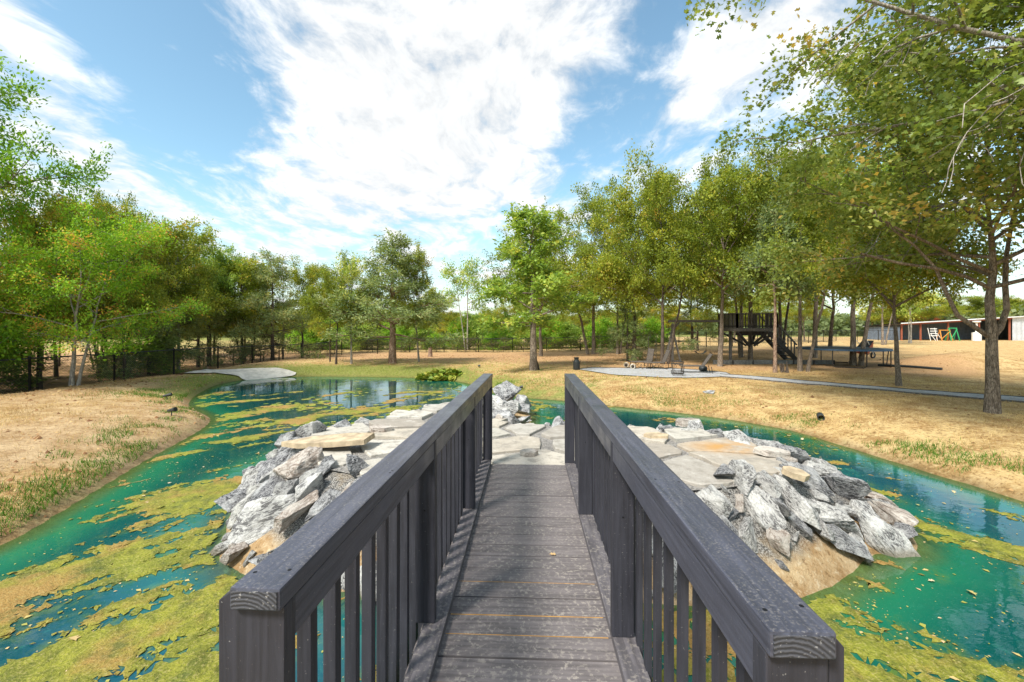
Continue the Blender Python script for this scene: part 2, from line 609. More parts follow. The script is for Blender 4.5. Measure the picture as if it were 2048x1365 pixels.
def water_mat():
    m, n, out = mat("pond_water")
    v = wpos(n)
    sh = n.new('ShaderNodeAttribute', attribute_name='shore').outputs['Fac']
    sky_tint = n.new('ShaderNodeAttribute', attribute_name='blue').outputs['Fac']
    nb = n.noise(v, 0.7, 4, 0.6)
    nf = n.noise(n.vmath('MULTIPLY', v, (1.0, 0.6, 1.0)), 5.0, 6, 0.65, 0.8)
    d = n.math('ADD', sh, n.math('MULTIPLY', n.math('SUBTRACT', nb, 0.5), 0.5))
    col = n.ramp(n.maprange(d, 0.0, 1.6, smooth=False), [(0.0, (0.10, 0.15, 0.045)), (0.17, (0.012, 0.155, 0.08)), (0.50, (0.002, 0.070, 0.060)), (1.0, (0.001, 0.040, 0.050))])
    col = n.mix(n.math('MULTIPLY', sky_tint, n.maprange(nb, 0.3, 0.7, 0.5, 1.0)), col, (0.008, 0.065, 0.125))  # reflected blue sky, painted into the water's base colour
    # milky strands hanging just under the surface
    st = n.math('MULTIPLY', n.maprange(nf, 0.56, 0.72), n.maprange(nb, 0.4, 0.65, 0.1, 0.55))
    col = n.mix(st, col, (0.05, 0.26, 0.18))
    fine = n.maprange(n.noise(v, 90.0, 2, 0.5), 0.66, 0.74)
    col = n.mix(n.math('MULTIPLY', fine, 0.35), col, (0.25, 0.45, 0.30))
    al = n.new('ShaderNodeAttribute', attribute_name='alg').outputs['Fac']
    strand = n.maprange(n.noise(n.vmath('MULTIPLY', v, (1.0, 0.8, 1.0)), 9.0, 7, 0.72, 1.5), 0.42, 0.62)
    col = n.mix(n.math('MULTIPLY', n.math('MULTIPLY', al, strand), 0.85), col, (0.11, 0.165, 0.02))     # loose algae hanging round the mats
    r1 = n.noise(n.vmath('MULTIPLY', v, (1.0, 1.6, 1.0)), 5.0, 3, 0.5)
    r2 = n.noise(v, 1.3, 2, 0.5)
    hgt = n.math('ADD', n.math('MULTIPLY', r1, 0.4), r2)
    b = n.new('ShaderNodeBsdfPrincipled')
    n.set(b.inputs['Base Color'], col)
    b.inputs['Roughness'].default_value = 0.03
    b.inputs['IOR'].default_value = 1.36
    b.inputs['Specular IOR Level'].default_value = 0.62
    n.set(b.inputs['Normal'], n.bump(hgt, 0.12, 0.03))
    tr = n.new('ShaderNodeBsdfTransparent', {0: (0.62, 0.85, 0.62, 1)})
    a = n.maprange(sh, -0.02, 0.42, 0.35, 1.0)
    mx = n.new('ShaderNodeMixShader', {0: a, 1: tr.outputs[0], 2: b.outputs[0]})
    n.l.new(mx.outputs[0], out.inputs[0])
    return m


def leaf_mat(name, stops, trans=0.45, rough=0.5):
    m, n, out = mat(name)
    hue = n.new('ShaderNodeAttribute', attribute_name='hue').outputs['Fac']
    rnd = n.new('ShaderNodeObjectInfo').outputs['Random']
    h = n.math('ADD', hue, n.math('MULTIPLY', n.math('SUBTRACT', rnd, 0.5), 0.22))
    col = n.ramp(h, stops)
    b = n.new('ShaderNodeBsdfPrincipled')
    n.set(b.inputs['Base Color'], col)
    b.inputs['Roughness'].default_value = rough
    b.inputs['Specular IOR Level'].default_value = 0.25
    t = n.new('ShaderNodeBsdfTranslucent', {0: n.mix(1.0, col, (1.35, 1.25, 0.65), 'MULTIPLY')})
    mx = n.new('ShaderNodeMixShader', {0: trans, 1: b.outputs[0], 2: t.outputs[0]})
    n.l.new(mx.outputs[0], out.inputs[0])
    return m


def bark_mat(name, dark, light, scale=9.0):
    m, n, out = mat(name)
    v = opos(n)
    s = n.vmath('MULTIPLY', v, (1.0, 1.0, 0.22))
    f = n.noise(s, scale * 3, 5, 0.65, 0.7)
    vo = n.new('ShaderNodeTexVoronoi', {'Vector': s, 'Scale': scale * 4}, feature='DISTANCE_TO_EDGE').outputs[0]
    b = n.noise(v, 2.3, 3)
    col = n.mix(n.maprange(f, 0.3, 0.7), dark, light)
    col = n.mix(n.maprange(vo, 0.0, 0.16, 0.65, 0.0), col, tuple(x * 0.4 for x in dark))
    col = n.mix(n.maprange(b, 0.5, 0.75, 0, 0.4), col, tuple(min(1, x * 1.3) for x in light))
    pbsdf(n, out, col, 0.92, n.bump(n.math('ADD', f, vo), 0.8, 0.03), 0.1)
    return m


def rock_mat(name, dark, mid, light, bandscale=7.0):
    m, n, out = mat(name)
    v = opos(n)
    rnd = n.new('ShaderNodeObjectInfo').outputs['Random']
    off = n.vmath('ADD', v, n.new('ShaderNodeCombineXYZ', {0: n.math('MULTIPLY', rnd, 61.0), 1: n.math('MULTIPLY', rnd, 17.0), 2: n.math('MULTIPLY', rnd, 43.0)}).outputs[0])
    band = n.noise(n.vmath('MULTIPLY', off, (1.0, 1.5, 3.2)), bandscale, 8, 0.66, 1.6)
    f = n.noise(off, 34.0, 6, 0.7)
    big = n.noise(off, 3.0, 3, 0.5)
    col = n.mix(n.maprange(band, 0.38, 0.6), dark, mid)
    vein = n.maprange(n.math('ABSOLUTE', n.math('SUBTRACT', band, 0.53)), 0.0, 0.045, 1.0, 0.0)
    col = n.mix(n.math('MULTIPLY', vein, 0.75), col, light)
    col = n.mix(n.maprange(big, 0.45, 0.65, 0, 0.75), col, light)
    col = n.mix(n.maprange(f, 0.5, 0.68, 0, 0.55), col, tuple(x * 0.55 for x in dark))
    fl = n.maprange(n.noise(off, 13.0, 5, 0.7), 0.6, 0.7, 0, 0.7)
    col = n.mix(fl, col, (0.60, 0.58, 0.53))
    geo = n.new('ShaderNodeNewGeometry').outputs['Position']
    pz = n.new('ShaderNodeSeparateXYZ', {0: geo}).outputs[2]
    col = n.mix(n.maprange(pz, 0.10, 0.01, 0, 0.7), col, (0.13, 0.10, 0.045))         # algae line at the water
    h = n.math('ADD', n.math('MULTIPLY', band, 0.7), n.math('MULTIPLY', f, 0.5))
    pbsdf(n, out, col, 0.88, n.bump(h, 1.0, 0.035), 0.2)
    return m


def flag_mat(name):
    m, n, out = mat(name)
    v = wpos(n)
    rnd = n.new('ShaderNodeObjectInfo').outputs['Random']
    f = n.noise(v, 6.0, 6, 0.7)
    g = n.noise(v, 38.0, 5, 0.7)
    c = n.ramp(rnd, [(0.0, (0.40, 0.375, 0.325)), (0.35, (0.51, 0.475, 0.415)), (0.6, (0.44, 0.39, 0.32)), (0.8, (0.29, 0.255, 0.22)), (1.0, (0.44, 0.415, 0.37))])
    c = n.mix(n.maprange(f, 0.48, 0.62, 0, 0.75), c, (0.27, 0.245, 0.21))
    c = n.mix(n.maprange(f, 0.46, 0.32, 0, 0.6), c, (0.52, 0.49, 0.44))
    c = n.mix(n.maprange(g, 0.56, 0.68, 0, 0.55), c, (0.20, 0.175, 0.15))
    r = n.noise(v, 2.2, 4, 0.6)
    dst = n.vmath('LENGTH', n.vmath('MULTIPLY', n.vmath('SUBTRACT', v, (2.62, 5.05, 0.68)), (1.0, 1.6, 1.0)), out=1)
    rust = n.math('MULTIPLY', n.maprange(dst, 0.10, 0.75, 1.0, 0.0), n.maprange(r, 0.3, 0.6))
    c = n.mix(n.math('MULTIPLY', rust, 0.9), c, (0.46, 0.24, 0.06))       # rust stain on the right of the paving
    pbsdf(n, out, c, 0.9, n.bump(n.math('ADD', f, g), 0.6, 0.015), 0.2)
    return m


def gravel_mat(name, a, b, scale=60.0):
    m, n, out = mat(name)
    v = wpos(n)
    vo = n.new('ShaderNodeTexVoronoi', {'Vector': v, 'Scale': scale})
    f = n.noise(v, 3.0, 4)
    rc = n.new('ShaderNodeSeparateColor', {0: vo.outputs['Color']}).outputs[0]
    c = n.mix(rc, a, b)
    c = n.mix(n.maprange(f, 0.45, 0.7, 0, 0.4), c, tuple(x * 0.6 for x in a))
    pbsdf(n, out, c, 0.95, n.bump(vo.outputs[0], 0.8, 0.02), 0.15)
    return m


def algae_mat():
    m, n, out = mat("pond_algae")
    v = wpos(n)
    a = n.noise(v, 1.1, 5, 0.6)
    b = n.noise(n.vmath('MULTIPLY', v, (1.0, 0.7, 1.0)), 7.0, 6, 0.7, 1.0)
    c = n.noise(v, 55.0, 4, 0.7)
    col = n.mix(n.maprange(b, 0.32, 0.66), (0.115, 0.125, 0.013), (0.27, 0.265, 0.026))
    col = n.mix(n.maprange(a, 0.47, 0.62, 0, 0.9), col, (0.34, 0.19, 0.055))
    col = n.mix(n.maprange(a, 0.46, 0.34, 0, 0.55), col, (0.22, 0.24, 0.025))
    d_ = n.noise(v, 3.2, 5, 0.7)
    col = n.mix(n.maprange(d_, 0.52, 0.66, 0, 0.7), col, (0.07, 0.095, 0.02))
    col = n.mix(n.maprange(c, 0.5, 0.68, 0, 0.6), col, (0.42, 0.35, 0.14))
    col = n.mix(n.maprange(c, 0.46, 0.34, 0, 0.6), col, (0.055, 0.075, 0.012))
    pbsdf(n, out, col, 0.75, n.bump(n.math('ADD', b, c), 0.8, 0.02), 0.3)
    return m


M = {}
CH = (0.056, 0.058, 0.078)
M['rail'] = stain_wood("charcoal_rail_wood", CH, 0.20, 1, 0.36, 170.0)
M['post'] = stain_wood("charcoal_post_wood", (0.029, 0.029, 0.038), 0.3, 2)
M['deck'] = stain_wood("charcoal_deck_wood", (0.138, 0.122, 0.122), 0.5, 0, 0.6)
M['curb'] = stain_wood("charcoal_curb_wood", (0.098, 0.090, 0.098), 0.42, 1, 0.55)
M['end'] = end_grain("charcoal_end_grain", (0.075, 0.075, 0.085))
M['raw'] = plain("raw_timber_edge", (0.42, 0.23, 0.07), 0.8)
M['nail'] = plain("dark_nail_head", (0.02, 0.02, 0.022), 0.5, 0.6)
M['ground'] = ground_mat()
M['water'] = water_mat()
M['algae'] = algae_mat()
M['flag'] = flag_mat("pale_flagstone")
M['slab'] = plain("buff_slab", (0.42, 0.33, 0.22), 0.9, 0, 0.3, 9)
M['bed'] = gravel_mat("grey_gravel_bed", (0.17, 0.16, 0.15), (0.40, 0.375, 0.345), 70)
M['gravel'] = gravel_mat("blue_grey_gravel", (0.30, 0.30, 0.31), (0.50, 0.50, 0.51), 40)
M['rock_a'] = rock_mat("pale_veined_rock", (0.12, 0.115, 0.115), (0.40, 0.39, 0.375), (0.68, 0.665, 0.63))
M['rock_b'] = rock_mat("dark_veined_rock", (0.06, 0.06, 0.066), (0.24, 0.235, 0.24), (0.56, 0.555, 0.545), 9)
M['rock_c'] = rock_mat("tan_rock", (0.25, 0.20, 0.165), (0.46, 0.40, 0.35), (0.60, 0.55, 0.49), 5)
M['concrete'] = plain("pale_concrete", (0.54, 0.50, 0.44), 0.9, 0, 0.18, 4)
M['bark'] = bark_mat("grey_brown_bark", (0.12, 0.092, 0.07), (0.38, 0.31, 0.245))
M['bark_dark'] = bark_mat("dark_bark", (0.06, 0.046, 0.036), (0.20, 0.155, 0.12))
M['bark_pale'] = bark_mat("pale_smooth_bark", (0.22, 0.19, 0.16), (0.44, 0.40, 0.35), 5)
M['bark_red'] = bark_mat("peeling_cedar_bark", (0.17, 0.095, 0.06), (0.46, 0.33, 0.25), 7)
M['black'] = plain("black_vinyl", (0.030, 0.034, 0.035), 0.5)
M['iron'] = plain("weathered_iron", (0.055, 0.048, 0.042), 0.6, 0.3)
M['sling'] = plain("grey_brown_sling", (0.12, 0.10, 0.085), 0.85)
M['grey_wood'] = plain("weathered_grey_wood", (0.115, 0.105, 0.095), 0.85, 0, 0.35, 20)
M['dark_wood'] = plain("dark_stained_wood", (0.055, 0.050, 0.047), 0.8, 0, 0.35, 20)
M['board'] = plain("grey_edging_board", (0.17, 0.165, 0.155), 0.85, 0, 0.3, 12)
M['white'] = plain("white_paint", (0.72, 0.71, 0.68), 0.6, 0, 0.1)
M['cream'] = plain("cream_rubber", (0.55, 0.50, 0.42), 0.7)
M['red'] = plain("rust_red_paint", (0.36, 0.075, 0.035), 0.6)
M['steel_red'] = plain("red_oxide_steel", (0.30, 0.09, 0.05), 0.7)
M['blue'] = plain("blue_trampoline_pad", (0.035, 0.07, 0.115), 0.6)
M['mesh_black'] = plain("black_jump_mat", (0.02, 0.022, 0.026), 0.7)
M['orange'] = plain("orange_timber", (0.50, 0.21, 0.04), 0.75)
M['green_paint'] = plain("green_paint", (0.03, 0.28, 0.10), 0.6)
M['galv'] = plain("galvanised_sheet", (0.55, 0.57, 0.60), 0.45, 0.3, 0.12, 3)
M['backsheet'] = plain("blue_grey_sheet", (0.14, 0.17, 0.215), 0.6, 0.1, 0.15, 3)
M['roof'] = plain("pale_roof_sheet", (0.66, 0.67, 0.68), 0.5, 0.1, 0.08, 3)
M['orange_leaf'] = plain("fallen_leaf", (0.46, 0.25, 0.08), 0.8)
STOP_ELM = [(0.0, (0.093, 0.136, 0.02)), (0.35, (0.204, 0.267, 0.033)), (0.7, (0.345, 0.385, 0.05)), (0.9, (0.517, 0.45, 0.072)), (1.0, (0.517, 0.319, 0.083))]
STOP_OAK = [(0.0, (0.081, 0.154, 0.031)), (0.4, (0.189, 0.304, 0.052)), (0.8, (0.35, 0.471, 0.087)), (1.0, (0.6, 0.596, 0.153))]
STOP_CED = [(0.0, (0.075, 0.122, 0.046)), (0.5, (0.208, 0.279, 0.111)), (0.85, (0.372, 0.429, 0.195)), (1.0, (0.402, 0.358, 0.13))]
STOP_LUSH = [(0.0, (0.073, 0.172, 0.015)), (0.4, (0.172, 0.344, 0.026)), (0.85, (0.32, 0.538, 0.048)), (0.95, (0.6, 0.473, 0.097)), (1.0, (0.6, 0.301, 0.077))]
STOP_MAPLE = [(0.0, (0.077, 0.131, 0.03)), (0.35, (0.165, 0.236, 0.05)), (0.75, (0.297, 0.357, 0.09)), (0.93, (0.462, 0.441, 0.15)), (1.0, (0.55, 0.399, 0.1))]
STOP_FAR = [(0.0, (0.1, 0.139, 0.055)), (0.5, (0.185, 0.224, 0.085)), (1.0, (0.304, 0.304, 0.133))]
M['elm'] = leaf_mat("elm_leaf", STOP_ELM)
M['oak'] = leaf_mat("oak_leaf", STOP_OAK)
M['cedar'] = leaf_mat("cedar_spray", STOP_CED, 0.42, 0.7)
M['lush'] = leaf_mat("lush_leaf", STOP_LUSH)
M['maple'] = leaf_mat("lobed_oak_leaf", STOP_MAPLE, 0.42, 0.4)
M['far'] = leaf_mat("far_leaf", STOP_FAR, 0.3)
M['grass_dry'] = leaf_mat("dry_grass_blade", [(0, (0.26, 0.16, 0.06)), (0.5, (0.52, 0.37, 0.16)), (1, (0.72, 0.56, 0.29))], 0.25, 0.7)
M['grass_green'] = leaf_mat("green_grass_blade", [(0, (0.045, 0.13, 0.01)), (0.6, (0.13, 0.27, 0.025)), (1, (0.32, 0.36, 0.07))], 0.3, 0.5)
M['litter'] = leaf_mat("leaf_litter", [(0, (0.14, 0.06, 0.025)), (0.5, (0.38, 0.20, 0.08)), (1, (0.60, 0.42, 0.20))], 0.1, 0.7)
M['fleck'] = leaf_mat("floating_leaf", [(0, (0.26, 0.28, 0.04)), (0.45, (0.42, 0.38, 0.10)), (0.75, (0.60, 0.42, 0.20)), (1, (0.68, 0.54, 0.38))], 0.1, 0.6)
M['pad'] = leaf_mat("lily_pad", [(0, (0.10, 0.17, 0.02)), (0.5, (0.22, 0.27, 0.03)), (1, (0.42, 0.38, 0.08))], 0.1, 0.4)

# ---------------------------------------------------------------- ground
def axis_pts(lo, hi, step, far, grow=1.16):
    mid = list(np.arange(lo, hi + step / 2, step))
    a, s = [], step
    p = hi
    while p < far:
        s = min(s * grow, 30)
        p += s
        a.append(p)
    b, s, p = [], step, lo
    while p > -far:
        s = min(s * grow, 30)
        p -= s
        b.append(p)
    return np.array(b[::-1] + mid + a)


gx = axis_pts(-13.8, 9.0, 0.11, 700)
gy = axis_pts(-1.0, 22.5, 0.11, 700)
XX, YY = np.meshgrid(gx, gy)
ZZ = terrain(XX.ravel(), YY.ravel())
DO = sdist(XX.ravel(), YY.ravel(), SHORE)
DI = sdist(XX.ravel(), YY.ravel(), ISLE)
x_, y_ = XX.ravel(), YY.ravel()
nx, ny = len(gx), len(gy)
idx = np.arange(nx * ny).reshape(ny, nx)
quads = np.stack([idx[:-1, :-1], idx[:-1, 1:], idx[1:, 1:], idx[1:, :-1]], -1).reshape(-1, 4)
nz = fbm(x_ * 0.6, y_ * 0.6, 5, 4)
nz2 = fbm(x_ * 0.17, y_ * 0.17, 15, 3)
green = np.exp(-np.maximum(DO - 0.2, 0) / 1.5) * sstep(10.5, 13.5, y_) * (0.35 + 0.75 * nz) * 1.15
green += 0.5 * np.exp(-np.maximum(DO, 0) / 3.0) * sstep(17, 20, y_) * sstep(3, -1, x_) * sstep(26, 22, y_)
green += 0.35 * np.exp(-np.maximum(DO - .2, 0) / 0.7) * sstep(0.44, 0.62, nz) * sstep(13, 8, y_)
green += 0.5 * sstep(34, 45, y_) * sstep(8, -5, x_) + 0.8 * sstep(62, 75, y_)
litter = sstep(19, 26, y_) * sstep(9, 2, x_) * (0.5 + 0.6 * nz) * sstep(36, 31, y_)
for px_, Y_, sx, sy, a in ((1320, 19.5, 5, 4, .9), (1560, 21, 6, 4.5, .9), (1700, 18.5, 4, 3, .75), (1200, 24, 5, 4, .8), (1790, 16, 3, 2.5, .6), (1480, 29, 9, 6, .7), (1080, 23, 3, 3, .5), (1985, 9, 2, 1.6, .35), (1700, 30, 8, 6, .5)):
    cx_ = (px_ - CX) / F * Y_
    litter += a * np.exp(-((x_ - cx_) / sx) ** 2 - ((y_ - Y_) / sy) ** 2) * (0.5 + 0.6 * nz2)
litter += 0.55 * np.exp(-((x_ + 12.3) / 1.0) ** 2) * sstep(26, 20, y_) * sstep(5, 8, y_) + sstep(-13.2, -14.5, x_) * 0.9 * sstep(36, 30, y_)
dirt = sstep(-5.0, -7.0, x_) * sstep(22, 17, y_) * (0.35 + 0.8 * nz2) + 0.5 * np.exp(-np.maximum(DO, 0) / .35) * sstep(12, 9, y_)
wet = np.where(DI < 0.4, np.exp(-np.abs(DI) / 0.10) * 0.4, 0) + np.exp(-np.abs(DO + 0.02) / 0.10) * 0.9
sandy = np.where(DI < 0.5, 1.0, 0.0)
me = np_mesh("ground", np.stack([x_, y_, ZZ], -1), quads, True,
             {'green': np.clip(green, 0, 1), 'litter': np.clip(litter, 0, 1), 'dirt': np.clip(dirt, 0, 1), 'wet': np.clip(wet, 0, 1), 'sandy': sandy})
tag(link("ground", me, M['ground']), kind='structure')

# ---------------------------------------------------------------- pond
def alg_field(x, y):
    def band(ang, sa, sb, seed, o):
        c, s = math.cos(ang), math.sin(ang)
        u, w = x * c + y * s, -x * s + y * c
        return fbm(u * sa + 3, w * sb + 5, seed, o, 0.74)
    wl = sstep(1.0, -1.0, x)
    wu = x + 0.35 * (fbm(x * 1.3, y * 1.3, 71, 3) - .5)
    f = wl * band(0.85, 0.7, 2.3, 31, 7) + (1 - wl) * band(-0.75, 0.8, 2.6, 41, 7)
    D = 0.0 * x
    D = D + 0.40 * np.exp(-((x + 3.6) / 1.5) ** 2 - ((y - 3.0) / 1.05) ** 2)
    D = D + 0.30 * np.exp(-((x + 2.4) / 1.0) ** 2 - ((y - 2.5) / 0.7) ** 2)
    D = D + 0.18 * np.exp(-((x + 4.0) / 1.0) ** 2 - ((y - 5.5) / 1.2) ** 2)
    D = D + 0.20 * np.exp(-((x + 4.9) / 1.3) ** 2 - ((y - 7.6) / 2.2) ** 2)
    D = D + 0.03 * np.exp(-((x + 5.2) / 2.6) ** 2 - ((y - 11.0) / 2.4) ** 2)
    D = D + 0.19 * np.exp(-((x - 2.7) / 0.9) ** 2 - ((y - 2.75) / 0.7) ** 2)
    D = D + 0.19 * np.exp(-((x - 3.6) / 0.7) ** 2 - ((y - 3.6) / 0.6) ** 2)
    D = D + 0.20 * np.exp(-((x - 4.55) / 0.35) ** 2 - ((y - 5.55) / 0.45) ** 2)
    D = D + 0.24 * np.exp(-((x - 0.0) / 1.3) ** 2 - ((y - 2.2) / 1.0) ** 2)
    return (f - 0.5) * 3.0 + D - 0.345


wx = np.arange(-12.9, 8.2, 0.15)
wy = np.arange(-0.6, 22.0, 0.15)
WX, WY = np.meshgrid(wx, wy)
wxf, wyf = WX.ravel(), WY.ravel()
d1, d2 = -sdist(wxf, wyf, SHORE), sdist(wxf, wyf, ISLE)
sh = np.minimum(d1, d2)
blue = np.clip(0.95 * np.exp(-((wxf + 1.9) / 1.5) ** 2 - ((wyf - 3.4) / 1.6) ** 2) + 0.5 * np.exp(-((wxf + 3.3) / .8) ** 2 - ((wyf - 5.4) / 1.2) ** 2) + 0.55 * np.exp(-((wxf - 5.0) / 1.2) ** 2 - ((wyf - 5.6) / 1.5) ** 2), 0, 1)  # mask of the patches where sky reflection is painted on the pond
wi = np.arange(len(wxf)).reshape(len(wy), len(wx))
wq = np.stack([wi[:-1, :-1], wi[:-1, 1:], wi[1:, 1:], wi[1:, :-1]], -1).reshape(-1, 4)
keep = (d1[wq] > -0.5).any(1)
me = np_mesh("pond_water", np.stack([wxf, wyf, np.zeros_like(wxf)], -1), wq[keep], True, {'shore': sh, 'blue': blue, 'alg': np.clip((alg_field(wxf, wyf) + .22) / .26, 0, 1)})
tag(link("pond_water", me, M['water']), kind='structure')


def mat_sheet(x0, x1, y0, y1, st, seed):
    xs, ys = np.arange(x0, x1, st), np.arange(y0, y1, st)
    AX, AY = np.meshgrid(xs, ys)
    x, y = AX.ravel(), AY.ravel()
    e = st * 0.4
    f = alg_field(x, y)
    ok = (sdist(x, y, SHORE) < -0.10) & (sdist(x, y, ISLE) > 0.05)
    f = np.where(ok, f, -0.5)
    ii = np.arange(len(x)).reshape(len(ys), len(xs))
    q = np.stack([ii[:-1, :-1], ii[:-1, 1:], ii[1:, 1:], ii[1:, :-1]], -1).reshape(-1, 4)
    q = q[(f[q] > 0).any(1) & ok[q].all(1)]
    gxv = (alg_field(x + e, y) - alg_field(x - e, y)) / (2 * e)
    gyv = (alg_field(x, y + e) - alg_field(x, y - e)) / (2 * e)
    g2 = gxv ** 2 + gyv ** 2 + 1e-6
    stp = np.where(f < 0, np.clip(-f, 0, 0.3) / g2, 0)
    dx, dy = gxv * stp, gyv * stp
    L = np.hypot(dx, dy)
    k = np.minimum(1, st * 1.1 / (L + 1e-9))
    x2, y2 = x + dx * k, y + dy * k
    z = 0.004 + np.clip(f, 0, 0.2) * 0.04 + 0.010 * np.clip(f * 12, 0, 1) * vnoise(x * 16, y * 16, seed)
    used = np.unique(q)
    rm = np.full(len(x), -1)
    rm[used] = np.arange(len(used))
    return np.stack([x2, y2, z], -1)[used], rm[q]


v1, q1 = mat_sheet(-7.0, 6.2, 1.0, 7.0, 0.032, 3)
v2, q2 = mat_sheet(-9.5, 4.0, 7.0, 14.0, 0.06, 4)
me = np_mesh("algae_mat", np.concatenate([v1, v2]), np.concatenate([q1, q2 + len(v1)]), True)
tag(link("algae_mat", me, M['algae']), "yellow green algae mats floating on the pond", "algae", kind='stuff')


def leaf_cards(pos, dirs, norms, length, width, fold=0.15, lobed=False):
    """small leaf shapes; returns verts, faces and the card index of each vertex"""
    d = dirs / (np.linalg.norm(dirs, axis=1, keepdims=True) + 1e-9)
    s = np.cross(norms, d)
    s /= (np.linalg.norm(s, axis=1, keepdims=True) + 1e-9)
    nn = np.cross(d, s)
    L, Wd = np.asarray(length)[:, None], np.asarray(width)[:, None]
    N = len(pos)
    if not lobed:
        prof = [(0, 0, 0), (0.45, 0.5, fold), (1, 0, 0), (0.45, -0.5, fold)]
        V = np.stack([pos + d * L * a + s * Wd * b + nn * Wd * c for a, b, c in prof], 1)
        Fc = np.arange(N * 4).reshape(N, 4)
        return V.reshape(-1, 3), Fc, np.repeat(np.arange(N), 4)
    prof = [(0, 0, 0), (.12, .16, .03), (.22, .55, .1), (.40, .20, .05), (.62, .52, .1), (.72, .16, .02), (1, 0, -.05), (.72, -.16, .02), (.62, -.52, .1), (.40, -.20, .05), (.22, -.55, .1), (.12, -.16, .03)]
    V = np.stack([pos + d * L * a + s * Wd * b + nn * Wd * c for a, b, c in prof], 1)
    base = (np.arange(N) * 12)[:, None]
    pat = np.array([(0, 1, 2, 3), (0, 3, 9, 9), (0, 9, 10, 11), (3, 4, 5, 9), (9, 5, 7, 8), (5, 6, 7, 7)])
    pat3 = np.array([(0, 1, 2), (0, 2, 3), (0, 3, 9), (0, 9, 10), (0, 10, 11), (3, 4, 5), (3, 5, 9), (9, 5, 7), (9, 7, 8), (5, 6, 7)])
    Fc = (base[:, :, None] + pat3[None]).reshape(-1, 3)
    return V.reshape(-1, 3), Fc, np.repeat(np.arange(N), 12)


def flat_leaves(name, x, y, z, size, m, hue, label, cat, tilt=0.15, lobed=False, seed=1):
    r = np.random.default_rng(seed)
    N = len(x)
    a = r.uniform(0, 2 * np.pi, N)
    dirs = np.stack([np.cos(a), np.sin(a), r.normal(0, tilt, N)], -1)
    nr = np.stack([r.normal(0, tilt, N), r.normal(0, tilt, N), np.ones(N)], -1)
    V, Fc, ci = leaf_cards(np.stack([x, y, z], -1), dirs, nr, size, size * r.uniform(.45, .8, N), 0.12, lobed)
    o = link(name, np_mesh(name, V, Fc, False, {'hue': hue[ci]}), m)
    return tag(o, label, cat, kind='stuff')


def scatter(n, x0, x1, y0, y1, fn, seed):
    r = np.random.default_rng(seed)
    x, y = r.uniform(x0, x1, n), r.uniform(y0, y1, n)
    p = fn(x, y)
    k = r.uniform(0, 1, n) < p
    return x[k], y[k], r


# leaves, flecks and pads on the water
def on_water(x, y, m=0.08):
    return ((sdist(x, y, SHORE) < -m) & (sdist(x, y, ISLE) > m)).astype(float)


fx, fy, r_ = scatter(34000, -7, 6.3, 1.2, 8.5, lambda x, y: on_water(x, y) * (0.10 + 0.9 * sstep(0.45, 0.68, fbm(x * 0.8, y * 0.8, 91, 3))) * np.where(x > 0, 1, .3), 11)
flat_leaves("floating_flecks", fx, fy, np.full(len(fx), 0.006), r_.gamma(1.8, 0.007, len(fx)) + 0.004, M['fleck'], r_.uniform(0, 0.75, len(fx)),
            "tiny yellow and tan flecks drifting on the pond", "plant debris", 0.05, seed=3)
fx, fy, r_ = scatter(190, -6.5, 6.3, 1.2, 9, lambda x, y: on_water(x, y) * 0.55, 12)
flat_leaves("fallen_leaves", fx, fy, np.full(len(fx), 0.02), r_.uniform(.035, .085, len(fx)), M['fleck'], r_.uniform(0.5, 1, len(fx)),
            "brown and pale fallen leaves floating on the pond", "leaves", 0.2, True, seed=4)


def pad_mesh(x, y, z, size, r, tilt):
    N = len(x)
    k = 7
    a = np.linspace(0.25, 2 * np.pi - 0.25, k)[None] + r.uniform(0, 6.28, N)[:, None]
    tx, ty = r.normal(0, tilt, (N, 1)), r.normal(0, tilt, (N, 1))
    dx, dy = np.cos(a) * size[:, None], np.sin(a) * size[:, None]
    V = np.stack([x[:, None] + dx, y[:, None] + dy, z[:, None] + dx * tx + dy * ty + 0.25 * tilt * size[:, None]], -1)
    C = np.stack([x, y, z], -1)[:, None]
    V = np.concatenate([C, V], 1).reshape(-1, 3)
    b = (np.arange(N) * (k + 1))[:, None, None]
    fc = (b + np.array([(0, i, i + 1) for i in range(1, k)])[None]).reshape(-1, 3)
    return V, fc, np.repeat(np.arange(N), k + 1)


px_, py_, r_ = scatter(5200, -10, -0.5, 9.0, 19, lambda x, y: on_water(x, y, .2) * sstep(0.50, 0.70, fbm(x * 0.55, y * 0.9, 55, 4)) * (.12 + .6 * sstep(14, 9.5, y)), 21)
V, Fc, ci = pad_mesh(px_, py_, np.full(len(px_), 0.006), r_.uniform(.03, .10, len(px_)), r_, 0.01)
tag(link("lily_pads", np_mesh("lily_pads", V, Fc, False, {'hue': r_.uniform(.2, 1, len(px_))[ci]}), M['pad']), "yellow green pads dotted over the far pond", "lily pads", kind='stuff')
ax_, ay_, r_ = scatter(60000, -7, 6.2, 1.2, 10, lambda x, y: on_water(x, y, .1) * np.exp(-((alg_field(x, y) + .02) / .09) ** 2), 51)
flat_leaves("algae_fragments", ax_, ay_, np.full(len(ax_), 0.007), r_.gamma(1.8, .013, len(ax_)) + .006, M['algae'], r_.uniform(0, 1, len(ax_)), "loose scraps of yellow green algae round the floating mats", "algae", .04, seed=8)
c = P(890, 757, 0)
n_ = 650
rr, aa = np.sqrt(RNG.uniform(0, 1, n_)), RNG.uniform(0, 6.28, n_)
lx, ly = c[0] + rr * np.cos(aa) * 1.15, c[1] + rr * np.sin(aa) * 1.0
V, Fc, ci = pad_mesh(lx, ly, 0.03 + 0.30 * (1 - rr ** 2) * RNG.uniform(.3, 1, n_), RNG.uniform(.07, .15, n_), RNG, 0.45)
